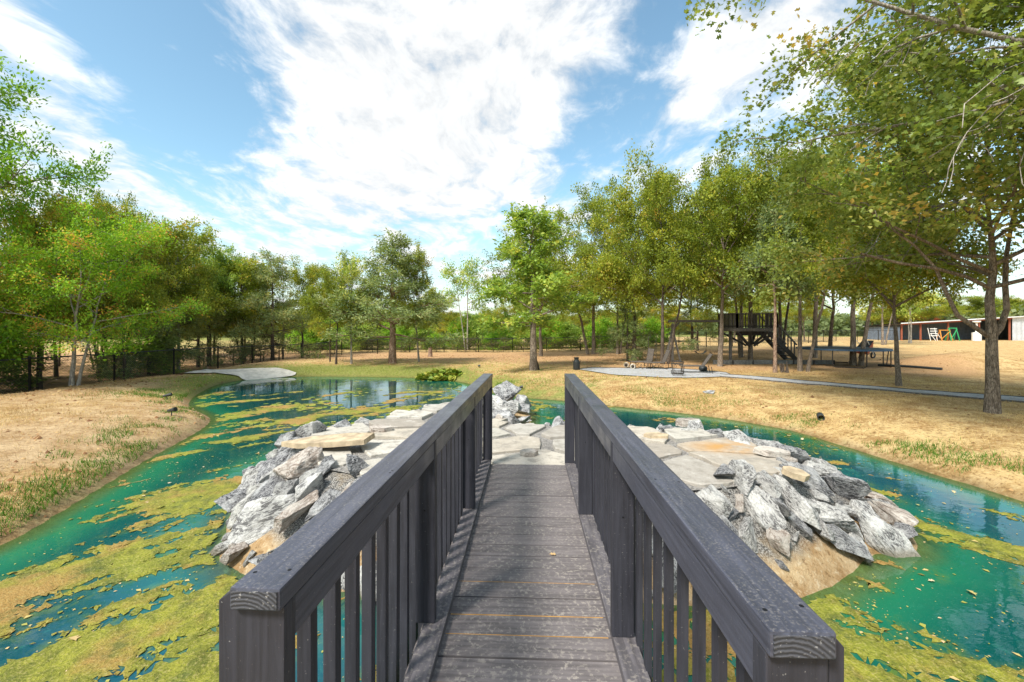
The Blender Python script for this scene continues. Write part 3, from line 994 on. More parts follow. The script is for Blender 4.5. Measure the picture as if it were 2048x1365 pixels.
t = thing("lily_clump", "clump of raised yellow green lily leaves by the far pond edge", "water lily", (0, 0, 0))
link("foliage", np_mesh("lily_foliage", V, Fc, False, {'hue': RNG.uniform(0, 1, n_)[ci]}), M['pad'], t)

# ---------------------------------------------------------------- island paving
def clip_half(poly, p, nrm):
    out = []
    for i in range(len(poly)):
        a, b = poly[i], poly[(i + 1) % len(poly)]
        da, db = (a - p).dot(nrm), (b - p).dot(nrm)
        if da <= 0:
            out.append(a)
        if (da < 0 < db) or (db < 0 < da):
            out.append(a + (b - a) * (da / (da - db)))
    return out


bm = bmesh.new()
bv = [bm.verts.new((p[0], p[1], 0.642)) for p in FLAG]
bm.faces.new(bv)
bmesh.ops.triangulate(bm, faces=bm.faces[:])
me = bpy.data.meshes.new("flagstone_paving")
bm.to_mesh(me)
bm.free()
paving = tag(link("flagstone_paving", me, M['bed']), kind='structure')
rs = np.random.default_rng(44)
seeds = []
tries = 0
while len(seeds) < 150 and tries < 9000:
    tries += 1
    p = np.array([rs.uniform(FLAG[:, 0].min(), FLAG[:, 0].max()), rs.uniform(FLAG[:, 1].min(), FLAG[:, 1].max())])
    if sdist(p[:1], p[1:], FLAG)[0] > -0.16:
        continue
    mind = 0.36 + 0.36 * vnoise(np.array([p[0] * 1.1]), np.array([p[1] * 1.1]), 9)[0]
    if all(np.hypot((p - q)[0] / 1.2, (p - q)[1]) > mind for q in seeds):
        seeds.append(p)
for i, sp in enumerate(seeds):
    sv = Vector(sp)
    poly = [sv + Vector(o) for o in ((-.9, -.75), (.9, -.75), (.9, .75), (-.9, .75))]
    for j, q in enumerate(seeds):
        if i != j:
            qv = Vector(q)
            nn = (qv - sv)
            L = nn.length
            nn.normalize()
            poly = clip_half(poly, sv + nn * (L / 2 - rs.uniform(0.028, 0.095)), nn)
    if len(poly) < 3:
        continue
    # pull corners that overhang the paving back, roughen the outline
    pts = []
    for k in range(len(poly)):
        a, b = poly[k], poly[(k + 1) % len(poly)]
        m_ = max(1, int((b - a).length / 0.16))
        for s in range(m_):
            p = a + (b - a) * (s / m_)
            p = p + Vector((rs.normal(0, .012), rs.normal(0, .012)))
            for _ in range(8):
                if sdist(np.array([p.x]), np.array([p.y]), FLAG)[0] > -0.02:
                    p = p + (sv - p) * 0.12
            pts.append(p)
    zt = 0.672 + rs.uniform(-0.008, 0.012)
    tx, ty = rs.normal(0, .010), rs.normal(0, .010)
    n_ = len(pts)
    top = [(p.x, p.y, zt + (p.x - sv.x) * tx + (p.y - sv.y) * ty) for p in pts]
    inn = [(sv.x + (p.x - sv.x) * .965, sv.y + (p.y - sv.y) * .965, zt + .006 + (p.x - sv.x) * tx + (p.y - sv.y) * ty) for p in pts]
    bot = [(p.x, p.y, 0.60) for p in pts]
    fs = [tuple(range(n_))] + [(k, n_ + k, n_ + (k + 1) % n_, (k + 1) % n_) for k in range(n_)] + [(n_ + k, 2 * n_ + k, 2 * n_ + (k + 1) % n_, n_ + (k + 1) % n_) for k in range(n_)]
    mm = bpy.data.meshes.new("flagstone")
    mm.from_pydata(inn + top + bot, [], fs)
    link("flagstone", mm, M['flag'], paving)


def rock_mesh(seed, flat=0.7, layers=True, sub=3):
    r = np.random.default_rng(seed)
    bm = bmesh.new()
    for _ in range(10):
        p = r.normal(0, 1, 3)
        p /= np.linalg.norm(p)
        p *= r.uniform(.80, 1.18)
        bm.verts.new((p[0] * .5, p[1] * .42, p[2] * .5 * flat))
    res = bmesh.ops.convex_hull(bm, input=bm.verts[:])
    bmesh.ops.delete(bm, geom=[g for g in res['geom_interior'] if isinstance(g, bmesh.types.BMVert)], context='VERTS')
    bmesh.ops.dissolve_limit(bm, angle_limit=math.radians(14), verts=bm.verts[:], edges=bm.edges[:])
    bmesh.ops.bevel(bm, geom=bm.edges[:], offset=0.014, segments=1, affect='EDGES')
    bmesh.ops.triangulate(bm, faces=bm.faces[:])
    for _ in range(sub):
        es = [e for e in bm.edges if e.calc_length() > 0.075]
        if not es:
            break
        bmesh.ops.subdivide_edges(bm, edges=es, cuts=1)
        bmesh.ops.triangulate(bm, faces=[f for f in bm.faces if len(f.verts) > 3])
    bm.normal_update()
    co = np.array([v.co[:] for v in bm.verts])
    no = np.array([v.normal[:] for v in bm.verts])
    a, b, c_ = co.T
    tilt = r.uniform(-.5, .5)
    lay = (c_ + tilt * a) * 13 + 1.5 * (vnoise(a * 4, b * 4, seed) - .5)
    strat = np.abs((lay % 1.0) - 0.5)
    d = 0.075 * (fbm(a * 4 + c_ * 3, b * 4 - c_ * 2, seed, 4) - .5) + 0.030 * (fbm(a * 14 + c_ * 9, b * 14 + c_ * 7, seed + 5, 3) - .5)
    if layers:
        d = d + 0.030 * (strat - .25)
    co = co + no * d[:, None]
    for v, p in zip(bm.verts, co):
        v.co = p
    me = bpy.data.meshes.new("boulder")
    bm.to_mesh(me)
    bm.free()
    return me


ROCKS = {k: [rock_mesh(100 + 7 * i + j * 91, [0.66, 0.80, 0.52, 0.72, 0.58][i % 5]) for i in range(7)] for j, k in enumerate(('rock_a', 'rock_b', 'rock_c'))}
for k, ms in ROCKS.items():
    for m_ in ms:
        m_.materials.append(M[k])
rr_ = np.random.default_rng(5)
placed = []


def place_rock(x, y, size, z=None, kind=None, where="", sink=0.3, rot=None, label=None, name="boulder"):
    k = kind or rr_.choice(['rock_a', 'rock_b', 'rock_c'], p=[.52, .36, .12])
    o = bpy.data.objects.new(name, ROCKS[k][rr_.integers(0, 7)])
    COL.objects.link(o)
    z0 = gz(x, y) if z is None else z
    o.scale = (size * rr_.uniform(.95, 1.45), size * rr_.uniform(.8, 1.1), size * rr_.uniform(.75, 1.05))
    o.location = (x, y, z0 + size * (0.33 - sink))
    e = .15
    hx, hy = (gz(x + e, y) - gz(x - e, y)) / (2 * e), (gz(x, y + e) - gz(x, y - e)) / (2 * e)
    down = math.atan2(-hy, -hx) + rr_.normal(0, .45)
    o.rotation_euler = rot or (rr_.normal(0, .22), min(.55, math.hypot(hx, hy) * .55) + rr_.normal(0, .2), down)      # long axis down the slope
    col = {'rock_a': 'pale grey veined', 'rock_b': 'dark grey streaked', 'rock_c': 'tan pink'}[k]
    sz = 'large' if size > .46 else ('small' if size < .27 else 'medium')
    placed.append((x, y, size))
    tag(o, label or f"{sz} {col} boulder {where}", "boulder", "grey boulders edging the island")
    return o


# big named ones first (photo positions), then the rest by even scattering
for px, py, z, s, k, lab in ((545, 925, .48, .62, 'rock_b', "big dark ridged boulder at the top left corner of the island"),
                             (600, 975, .40, .66, 'rock_c', "big pinkish boulder in the middle of the left rock pile"),
                             (535, 1060, .20, .74, 'rock_a', "largest pale grey boulder at the water on the island's left corner"),
                             (640, 1000, .42, .50, 'rock_a', "pale blocky boulder right of the big pinkish one"),
                             (455, 1095, .05, .34, 'rock_a', "low pale boulder farthest left at the waterline"),
                             (510, 990, .25, .50, 'rock_a', "pale lumpy boulder leaning on the left edge of the pile"),
                             (700, 975, .50, .50, 'rock_b', "dark mottled boulder beside the left handrail"),
                             (590, 1085, .22, .46, 'rock_a', "light speckled boulder by the waterline beside the left handrail"),
                             (1770, 1060, .18, .58, 'rock_a', "long pale boulder reaching into the water at the right corner"),
                             (1745, 1020, .30, .56, 'rock_a', "flat topped pale boulder at the island's right corner"),
                             (1690, 980, .38, .66, 'rock_b', "big dark slab like boulder on the right slope"),
                             (1620, 965, .48, .62, 'rock_b', "dark wrinkled boulder below the paving's right corner"),
                             (1660, 1040, .26, .58, 'rock_a', "grey white boulder low on the right slope"),
                             (1580, 1030, .34, .58, 'rock_a', "pale boulder in the middle of the right slope"),
                             (1520, 1080, .20, .50, 'rock_a', "white flecked boulder just above the sandy patch"),
                             (1490, 1010, .42, .56, 'rock_a', "grey boulder beside the right handrail"),
                             (1450, 985, .50, .46, 'rock_b', "dark boulder under the paving's front edge"),
                             (1555, 1075, .22, .42, 'rock_b', "narrow dark boulder pointing at the sandy patch")):
    x, y = P(px, py, z)
    place_rock(x, y, s * .88, None, k, sink=.24, label=lab)
cand = np.random.default_rng(77)
for zone, cnt, lo, hi, gap, quota in (('front', 9000, .34, .50, .54, 80), ('front', 9000, .22, .32, .50, 90), ('front', 9000, .11, .18, .55, 80),
                                      ('rim', 6000, .22, .36, .66, 60), ('mound', 5000, .35, .6, .6, 16), ('rim', 6000, .10, .18, .66, 50)):
    done = 0
    for _ in range(cnt):
        x, y = cand.uniform(-4.2, 4.8), cand.uniform(3.2, 11.4)
        di = float(sdist(np.array([x]), np.array([y]), ISLE)[0])
        df = float(sdist(np.array([x]), np.array([y]), FLAG)[0])
        if di > -0.02 or df < -0.02:
            continue
        if -.62 < x < .72 and 3.6 < y < 4.6 and df < .34:
            continue
        if 1.6 < x < 2.95 and y < 4.0 and di > -0.22 and not (lo < .15 and cand.random() < .10):       # the bare sandy patch
            continue
        mound = y > 8.6 and -1.2 < x < .7
        back = y > 6.3 and x > -1.0 and not mound
        rim = back or (x < -1 and y > 6.6)
        if zone != ('mound' if mound else ('rim' if rim else 'front')):
            continue
        s = cand.uniform(lo, hi)
        if any((x - a) ** 2 + (y - b) ** 2 < (gap * (s + c_) * .5) ** 2 for a, b, c_ in placed):
            continue
        if done >= quota:
            break
        done += 1
        row = "at the waterline" if di > -0.28 else ("by the paving" if df < .3 else "halfway up")
        if y > 8.6 and x > -1.2:
            where = f"in the mound at the island's far tip {row}"
        elif back:
            where = f"on the island's far rim {row}"
        elif x < -0.55 and y < 6:
            where = f"on the slope left of the bridge {row}"
        elif x < -0.55:
            where = f"along the island's left rim {row}"
        elif x > 0.55 and y < 5:
            where = f"on the slope right of the bridge {row}"
        elif x > 0.55:
            where = f"along the island's right rim {row}"
        else:
            where = f"on the bank beneath the bridge {row}"
        place_rock(x, y, s, None, None, where, sink=cand.uniform(.0, .2) + (.16 if df < .25 else 0))
for px, py, s, k, lab in ((1010, 800, .95, 'rock_b', "largest dark boulder on the rock mound beyond the bridge end"), (1035, 808, .75, 'rock_b', "dark boulder at the right end of the mound beyond the bridge"),
                          (995, 815, .7, 'rock_a', "pale boulder at the left foot of the mound beyond the bridge"), (1022, 822, .6, 'rock_a', "pale boulder at the front foot of the mound beyond the bridge"),
                          (1050, 822, .5, 'rock_b', "small dark boulder by the water right of the mound")):
    y = 10.3 - (py - 800) * .035
    x = (px - CX) / F * y
    place_rock(x, y, s, .22 if py > 805 else .42, k, sink=.15, label=lab)


def slab(name, px, py, pts, th, m, label, cat, z=0.68, tilt=(0, 0), rz=0):
    x, y = P(px, py, z)
    o = thing(name, label, cat, (x, y, z), rz)
    n_ = len(pts)
    vs = [(a, b, th / 2 + random.uniform(-.006, .006)) for a, b in pts] + [(a * 1.01, b * 1.01, -th / 2) for a, b in pts]
    me = bpy.data.meshes.new(name)
    me.from_pydata(vs, [], [tuple(range(n_)), tuple(range(2 * n_ - 1, n_ - 1, -1))] + [(k, n_ + k, n_ + (k + 1) % n_, (k + 1) % n_) for k in range(n_)])
    bpy.data.objects.remove(o)
    o = tag(link(name, me, m), label, cat)
    o.location = (x, y, z)
    o.rotation_euler = (tilt[0], tilt[1], rz)
    return o


slab("loose_slab", 655, 884, [(-.55, .02), (-.3, -.10), (.1, -.13), (.46, -.10), (.50, .16), (.2, .22), (-.25, .19)], .06, M['slab'], "buff loose flagstone slab propped on the boulders left of the paving", "slab", .76, (.05, -.06))
slab("loose_stone", 762, 858, [(-.16, 0), (-.08, -.10), (.08, -.11), (.16, -.02), (.1, .1), (-.06, .11)], .07, M['rock_c'], "brown flat loose stone lying on the paving left of the bridge", "stone", .71)
slab("loose_stone", 1058, 906, [(-.10, 0), (-.04, -.06), (.06, -.06), (.1, 0), (.03, .07), (-.06, .06)], .05, M['rock_c'], "small brown stone on the paving at the bridge end", "stone", .71)
slab("loose_stone", 1375, 845, [(-.18, 0), (-.1, -.10), (.1, -.11), (.18, 0), (.1, .1), (-.1, .1)], .10, M['rock_c'], "flat topped tan stone on the far rim right of the bridge", "stone", .66)
slab("loose_stone", 1592, 948, [(-.13, 0), (-.07, -.06), (.03, -.09), (.12, -.02), (.09, .06), (-.02, .09), (-.1, .06)], .055, M['slab'], "orange tan broken stone at the paving's right corner", "stone", .70, (.2, .2))
slab("loose_stone", 1312, 872, [(-.16, 0), (-.1, -.08), (.12, -.08), (.16, 0), (.05, .08), (-.1, .08)], .05, M['slab'], "thin pale loose stone on the paving right of the handrail", "stone", .70)
slab("loose_stone", 1545, 905, [(-.2, .02), (-.1, -.08), (.16, -.06), (.2, .03), (.05, .09), (-.1, .09)], .06, M['rock_c'], "thin yellowish stone on the rim near the paving's right edge", "stone", .72, (.1, .1))

# ---------------------------------------------------------------- footbridge
bridge = thing("footbridge", "charcoal stained timber footbridge leading to the stone island", "bridge", (0, 0, 0), -math.atan(33 / F))
DZ = 0.70
rb = random.Random(3)
y = 0.46
planks = [lumber("plank", 0.98, 0.127, 0.036) for _ in range(1)]
k = 0
while y < 4.36:
    o = link("plank", planks[0], M['deck'], bridge, (0.0 - .01, y + .0665, DZ - .018 + rb.uniform(-.0015, .0015)))
    o.rotation_euler = (rb.gauss(0, .004), rb.gauss(0, .0015), rb.gauss(0, .0022))
    if k in (6, 9, 11, 14, 12):
        MB().box((-.01, y - .0005, DZ - .012), (0.74, .007, .02)).build("raw_edge", M['raw'], bridge)
    y += .1345
    k += 1
for sx in (-.40, .385):
    MB().box((sx, 2.4, DZ - .115), (.045, 3.9, .14)).build("stringer", M['post'], bridge)
# side: inner edge of cap near/far, posts, heights of cap underside (eye height minus drop)
SIDES = {-1: dict(near=(.455, .480, .765), far=(.371, .480, 4.42), posts=(.80, 1.96, 3.20, 4.38), w=.097),
         1: dict(near=(.365, .460, .660), far=(.362, .466, 4.32), posts=(.695, 1.905, 3.13, 4.30), w=.0995)}
for s, S in SIDES.items():
    (l0, h0, d0), (l1, h1, d1_) = S['near'], S['far']
    w = S['w']
    lat = lambda d: l0 + (l1 - l0) * (d - d0) / (d1_ - d0)
    top = lambda d: CZ - (h0 + (h1 - h0) * (d - d0) / (d1_ - d0))
    ang = math.atan2(s * (l1 - l0), d1_ - d0)
    slope = math.atan2(top(d1_) - top(d0), d1_ - d0)
    Lc = math.hypot(d1_ - d0, l1 - l0)
    mid = (d0 + d1_) / 2
    # curb board, cap rail, sub rail
    cb = link("curb_board", lumber("curb_board", w, 3.95, .04, .003), M['curb'], bridge, (s * (.383 + w / 2 - (.012 if s > 0 else 0)), 2.42, DZ + .0205))
    cp = link("handrail", lumber("handrail", w, Lc, .042, .005), M['rail'], bridge, (s * (lat(mid) + w / 2), mid, top(mid) - .021))
    cp.rotation_euler = (slope, 0, -ang)
    g_ = MB().box((0, -Lc / 2 - .001, 0), (w - .010, .003, .032)).build("end_grain", M['end'], cp)
    for yy in (-Lc / 2 + .05, -Lc / 2 + .062, -1.2, -1.18, 0.02, .05, 1.2, 1.23):
        MB().lathe([(.004, .0), (.004, .0006)], 8, (rb.choice((-.028, .03)) + rb.uniform(-.006, .006), yy, .0207)).build("nail_head", M['nail'], cp)
    pp = S['posts']
    for a, b in zip(pp[:-1], pp[1:]):
        p = Vector((s * (lat(a) + .022), a + .02, top(a) - .0445 - .040))
        q = Vector((s * (lat(b) + .022), b - .02, top(b) - .0445 - .040))
        L = (q - p).length
        sr = link("sub_rail", lumber("sub_rail", .036, L, .078, .003), M['rail'], bridge, (p + q) / 2)
        sr.rotation_euler = (slope, 0, -ang)
    for d in pp:
        zb, zt = DZ + .0415, top(d) - .0435
        bx = lat(d) if d < 1.5 else lat(d) * .5 + .5 * (.385 if s < 0 else .365)
        po = link("post", lumber("post", w - .004, .040, zt - zb, .003), M['post'], bridge, (s * (lat(d) + w / 2), d, (zb + zt) / 2))
        MB().lathe([(.004, 0), (.004, .0006)], 8).build("nail_head", M['nail'], po, (0, -.0207, .1)).rotation_euler = (math.pi / 2, 0, 0)
    d = pp[0] + .006
    while d < pp[-1] + .02:
        zt = top(d) - .012
        zb = DZ - .22
        pk = lumber("baluster", .036 if s < 0 else .024, .037, zt - zb, .002)
        for v in pk.vertices:                       # slanted cut at the top, falling outwards
            if v.co.z > 0:
                v.co.z -= .013 * (v.co.x * s / (.018 if s < 0 else .012) + 1)
        o = link("baluster", pk, M['post'], bridge, (s * (lat(d) + w + (.0185 if s < 0 else .0125)), d, (zt + zb) / 2))
        o.rotation_euler = (rb.gauss(0, .003), rb.gauss(0, .003), rb.gauss(0, .03))
        d += .131 if s < 0 else .128
lf = at(1182, 2.28)
flat_leaves("deck_leaf", np.array([.27]), np.array([2.62]), np.array([DZ + .006]), np.array([.045]), M['litter'], np.array([.9]), "small tan leaf lying on the bridge deck by the right curb", "leaf", .1, True)
bpy.data.objects["deck_leaf"]['kind'] = 'thing'

# ---------------------------------------------------------------- patio, path, spillway
def strip(name, top, bot, m, lift=.016, rows=5, n=70):
    def res(pl):
        pts = [G(*p) for p in pl]
        L = [0]
        for a, b in zip(pts[:-1], pts[1:]):
            L.append(L[-1] + (b - a).length)
        out = []
        for t in np.linspace(0, L[-1], n):
            i = max(0, min(len(pts) - 2, int(np.searchsorted(L, t)) - 1))
            u = (t - L[i]) / max(1e-6, L[i + 1] - L[i])
            out.append(pts[i].lerp(pts[i + 1], u))
        return np.array([p[:2] for p in out])
    A, B = res(top), res(bot)
    g = np.stack([A + (B - A) * k / (rows - 1) for k in range(rows)], 0)
    x, y = g[..., 0].ravel(), g[..., 1].ravel()
    z = terrain(x, y) + lift
    ii = np.arange(rows * n).reshape(rows, n)
    q = np.stack([ii[:-1, :-1], ii[1:, :-1], ii[1:, 1:], ii[:-1, 1:]], -1).reshape(-1, 4)
    o = tag(link(name, np_mesh(name, np.stack([x, y, z], -1), q, True), m), kind='structure')
    return o, A, B


def edge_line(name, A, m, label, h=.05, w=.02):
    b = MB()
    for p, q in zip(A[:-1], A[1:]):
        zp, zq = gz(*p), gz(*q)
        b.bar((p[0], p[1], zp + .02), (q[0], q[1], zq + .02), w, h)
    return tag(b.build(name, m), label, "edging")


_, A, B = strip("gravel_patio", [(1160, 740), (1185, 737), (1250, 738), (1330, 738), (1400, 742), (1452, 747), (1462, 751)], [(1160, 741), (1200, 747), (1240, 752), (1330, 757), (1400, 757), (1445, 755), (1462, 753)], M['gravel'], .03)
edge_line("patio_edging", A[::2], M['black'], "black edging along the far side of the gravel patio")
_, A2, B2 = strip("gravel_path", [(1440, 750), (1560, 759), (1700, 771), (1860, 784), (2048, 797), (2250, 812)], [(1440, 755), (1560, 765), (1700, 777), (1860, 791), (2048, 806), (2250, 822)], M['gravel'], .03)
edge_line("path_edging", A2[::2], M['black'], "black edging on the far side of the gravel path")
edge_line("path_edging", B2[::2], M['grey_wood'], "brown grey edging on the near side of the gravel path", .04)
strip("concrete_spillway", [(350, 747), (420, 742), (500, 739), (555, 738), (575, 742), (593, 749)], [(350, 750), (430, 748), (470, 753), (492, 763), (540, 759), (590, 752)], M['concrete'], .05)

# ---------------------------------------------------------------- trees
def skeleton(r, H, r0, cb, n_limb, spread, prof, el=(0.15, 1.1), droop=-.05, nsub=7, ntwig=6, twl=.55, lean=(0, 0), wob=.05, fork=0, topf=.9, subf=.42):
    """trunk, limbs, branches, twigs as polylines. prof(u) gives limb length along the crown"""
    tubes, twigs = [], []

    def walk(p, d, L, n, jit, pull):
        pts = [np.array(p, float)]
        d = np.array(d, float)
        for i in range(n):
            d = d + r.normal(0, jit, 3) + np.array((0, 0, pull))
            d /= np.linalg.norm(d)
            pts.append(pts[-1] + d * L / n)
        return pts, d

    trunks = []
    n = 9
    for ti in range(1 + fork):
        off = np.zeros(3) if ti == 0 else np.array((r.uniform(.15, .3) * r.choice((-1, 1)), r.normal(0, .1), 0))
        ln = np.array(lean, float) if ti == 0 else np.array(lean) + np.array((off[0] * .5, r.normal(0, .08)))
        pts = []
        for i in range(n + 1):
            t = i / n
            pts.append(off + np.array((ln[0] * H * t + r.normal(0, wob) * t, ln[1] * H * t + r.normal(0, wob) * t, H * topf * t - (0.15 if i == 0 else 0))))
        rad = [r0 * (1 if ti == 0 else .75) * max(.10, ((1 - t) ** .8)) * (1 + .22 * math.exp(-t * 26)) for t in np.linspace(0, 1, n + 1)]
        tubes.append((pts, rad, 9))
        trunks.append(pts)
    ga = r.uniform(0, 6.28)
    for i in range(n_limb):
        u = (i + r.uniform(0, .8)) / n_limb
        tr = trunks[i % len(trunks)]
        h = (cb + (topf * .98 - cb) * u) / topf
        k = min(n - 1, int(h * n))
        base = tr[k] + (tr[k + 1] - tr[k]) * (h * n - k)
        ga += 2.4 + r.normal(0, .3)
        e = el[0] + (el[1] - el[0]) * u + r.normal(0, .14)
        L = spread * prof(u) * r.uniform(.75, 1.15)
        d = (math.cos(ga) * math.cos(e), math.sin(ga) * math.cos(e), math.sin(e))
        pts, _ = walk(base, d, L, 6, .10, droop)
        lr = r0 * .42 * (1 - .6 * u) * min(1, .4 + L / spread)
        tubes.append((pts, [lr * (1 - .85 * q / 6) for q in range(7)], 6))
        ns = max(3, round(nsub * min(1, .15 + .9 * L / spread)))
        for j in range(ns):
            t = .22 + .78 * (j + r.uniform(0, 1)) / ns
            kk = min(5, int(t * 6))
            b = pts[kk] + (pts[kk + 1] - pts[kk]) * (t * 6 - kk)
            dd = (pts[kk + 1] - pts[kk])
            dd /= np.linalg.norm(dd)
            side = np.cross(dd, (0, 0, 1))
            side /= (np.linalg.norm(side) + 1e-6)
            sgn = 1 if j % 2 else -1
            d2 = dd * r.uniform(.3, .9) + side * sgn * r.uniform(.4, 1.0) + np.array((0, 0, r.normal(.12, .35)))
            d2 /= np.linalg.norm(d2)
            L2 = max(.35, L * subf * (1.1 - .6 * t)) * r.uniform(.7, 1.25)
            sp, _ = walk(b, d2, L2, 4, .16, droop * 1.3)
            br = lr * .35
            tubes.append((sp, [br * (1 - .7 * q / 4) for q in range(5)], 4))
            for w in range(ntwig):
                t2 = .12 + .88 * (w + r.uniform(0, 1)) / ntwig
                k2 = min(3, int(t2 * 4))
                b2 = sp[k2] + (sp[k2 + 1] - sp[k2]) * (t2 * 4 - k2)
                d3 = r.normal(0, 1, 3) * .8 + d2 * .8
                d3[2] = d3[2] * .8 + droop * 2
                d3 /= np.linalg.norm(d3)
                twigs.append((b2, b2 + d3 * twl * r.uniform(.55, 1.25)))
    return tubes, twigs


def tubes_mesh(name, tubes, min_r=0.006):
    V, Q, o = [], [], 0
    for pts, rad, n in tubes:
        pts = np.array(pts)
        d = np.gradient(pts, axis=0)
        d /= (np.linalg.norm(d, axis=1, keepdims=True) + 1e-9)
        ref = np.array((.31, .17, .93))
        a = np.cross(d, ref)
        nrm = np.linalg.norm(a, axis=1, keepdims=True)
        a = np.where(nrm < .1, np.cross(d, np.array((1., 0, 0))), a)
        a /= (np.linalg.norm(a, axis=1, keepdims=True) + 1e-9)
        b = np.cross(d, a)
        th = np.linspace(0, 2 * np.pi, n, endpoint=False)
        rr = np.maximum(np.array(rad), min_r)[:, None, None]
        ring = pts[:, None] + (a[:, None] * np.cos(th)[None, :, None] + b[:, None] * np.sin(th)[None, :, None]) * rr
        m_ = len(pts)
        V.append(ring.reshape(-1, 3))
        ii = np.arange(m_ * n).reshape(m_, n) + o
        j2 = np.roll(ii, -1, 1)
        Q.append(np.stack([ii[:-1], j2[:-1], j2[1:], ii[1:]], -1).reshape(-1, 4))
        o += m_ * n
    return np_mesh(name, np.concatenate(V), np.concatenate(Q), True)


def crown_mesh(name, r, twigs, per, lsize, sig, asp=.55, up=.9, lobed=False, huev=.22, hue0=.5, fold=.15, along=0.5):
    s = np.array([t[0] for t in twigs])
    e = np.array([t[1] for t in twigs])
    N = len(s) * per
    ti = np.repeat(np.arange(len(s)), per)
    u = r.uniform(.1, 1.1, N)[:, None]
    p = s[ti] + (e - s)[ti] * u + r.normal(0, sig, (N, 3))
    td = (e - s)[ti]
    td /= np.linalg.norm(td, axis=1, keepdims=True) + 1e-9
    d = td * along + r.normal(0, .6, (N, 3)) + np.array((0, 0, -.15))
    nn = r.normal(0, 1, (N, 3)) * (1 - up * .5) + np.array((0, 0, up))
    sz = lsize * r.uniform(.65, 1.3, N)
    V, Fc, ci = leaf_cards(p, d, nn, sz, sz * asp, fold, lobed)
    clump = r.normal(0, huev * .8, len(s))[ti]
    hue = np.clip(hue0 + clump + r.normal(0, huev * .6, N), 0, 1)
    return np_mesh(name, V, Fc, False, {'hue': hue[ci]})


PROTO = {}


def proto(key, seed, H, r0, cb, n_limb, spread, prof, per, lsize, sig, leafm, barkm, hue0=.5, crown_kw=None, twig_tube=False, extra=None, cut=0.0, **kw):
    r = np.random.default_rng(seed)
    tubes, twigs = skeleton(r, H, r0, cb, n_limb, spread, prof, **kw)
    twigs = [t for t in twigs if min(t[0][2], t[1][2]) > H * (cut + .05 * math.sin(7 * math.atan2(t[0][1], t[0][0])))]
    if cut:
        lim = H * cut + .1
        tubes = [t for t in tubes if t[2] == 9 or (t[2] == 6 and t[0][-1][2] > lim + .25) or (t[2] == 4 and min(t[0][0][2], t[0][-1][2]) > lim - .25)]
    if twig_tube:
        tubes = tubes + [([a, (np.array(a) + b) / 2 + r.normal(0, .02, 3), b], [.007, .005, .003], 3) for a, b in twigs]
    if extra:
        tubes = tubes + extra(r, tubes)
    tm = tubes_mesh(key + "_trunk", tubes)
    cm = crown_mesh(key + "_crown", r, twigs, per, lsize, sig, hue0=hue0, **(crown_kw or {})) if per else None
    tm.materials.append(M[barkm])
    if cm:
        cm.materials.append(M[leafm])
    top = max(t[1][2] for t in twigs)
    rad = np.percentile([math.hypot(t[1][0], t[1][1]) for t in twigs], 95)
    PROTO[key] = (tm, cm, top, rad)


broad = lambda u: (.70 + .5 * math.sin(math.pi * min(1, u * 1.05))) * (1 - .45 * u)
vase = lambda u: .55 + .55 * u - .45 * max(0, u - .7)
upright = lambda u: (.85 - .45 * u) * (.8 + .35 * math.sin(9 * u))
conic = lambda u: (1.0 - .94 * u) * (.92 + .16 * math.sin(8 * u))
rise = lambda u: .75 + .35 * math.sin(math.pi * u)
E = dict(el=(.25, 1.30), nsub=8, ntwig=8, twl=.6, subf=.46)
proto('elm_a', 1, 8.5, .115, .26, 15, 3.7, rise, 46, .105, .10, 'elm', 'bark', .44, fork=1, droop=-.045, topf=.60, cut=.32, **E)
proto('elm_b', 2, 8.5, .115, .30, 14, 3.6, rise, 46, .105, .10, 'elm', 'bark', .42, droop=-.04, lean=(.03, 0), topf=.55, cut=.32, **E)
proto('elm_c', 3, 7.5, .10, .24, 14, 3.2, rise, 46, .105, .10, 'elm', 'bark_dark', .55, droop=-.08, lean=(-.02, .02), topf=.62, cut=.32, **E)
proto('oak_a', 4, 7.5, .12, .24, 18, 2.3, upright, 28, .125, .08, 'oak', 'bark', .52, el=(.0, 1.1), droop=.01, nsub=7, ntwig=6, twl=.45, crown_kw=dict(asp=.6), topf=.85, cut=.17)
proto('oak_b', 5, 8.0, .115, .28, 15, 3.2, rise, 34, .125, .10, 'oak', 'bark', .58, el=(.2, 1.25), droop=-.03, nsub=8, ntwig=7, twl=.5, fork=1, topf=.62, cut=.30)
proto('cedar_a', 6, 7.6, .16, .20, 28, 3.1, conic, 22, .16, .085, 'cedar', 'bark_red', .68, el=(-.02, .45), droop=.035, topf=1.0, nsub=9, ntwig=6, twl=.42, wob=.03, crown_kw=dict(asp=.30, up=.6, along=1.1))
proto('cedar_b', 7, 7.0, .12, .16, 24, 2.8, conic, 20, .16, .085, 'cedar', 'bark_dark', .60, el=(-.05, .5), droop=-.01, topf=1.0, nsub=8, ntwig=6, twl=.42, wob=.05, crown_kw=dict(asp=.30, up=.6, along=1.1))
proto('cedar_c', 17, 7.0, .10, .46, 20, 2.0, conic, 20, .16, .085, 'cedar', 'bark_red', .45, el=(.0, .7), droop=-.01, nsub=8, ntwig=6, twl=.42, wob=.05, crown_kw=dict(asp=.30, up=.6, along=1.1))
proto('lush_a', 8, 9.0, .13, .16, 20, 3.6, broad, 38, .105, .10, 'lush', 'bark', .50, el=(.0, 1.2), droop=-.07, nsub=8, ntwig=7, twl=.65, crown_kw=dict(asp=.45, along=1.0), topf=.75)
proto('lush_b', 18, 8.0, .085, .20, 18, 3.4, rise, 34, .105, .10, 'lush', 'bark_pale', .58, cut=.17, el=(.1, 1.25), droop=-.06, nsub=8, ntwig=7, twl=.65, crown_kw=dict(asp=.45, along=1.0), topf=.65, fork=1, lean=(.035, 0))
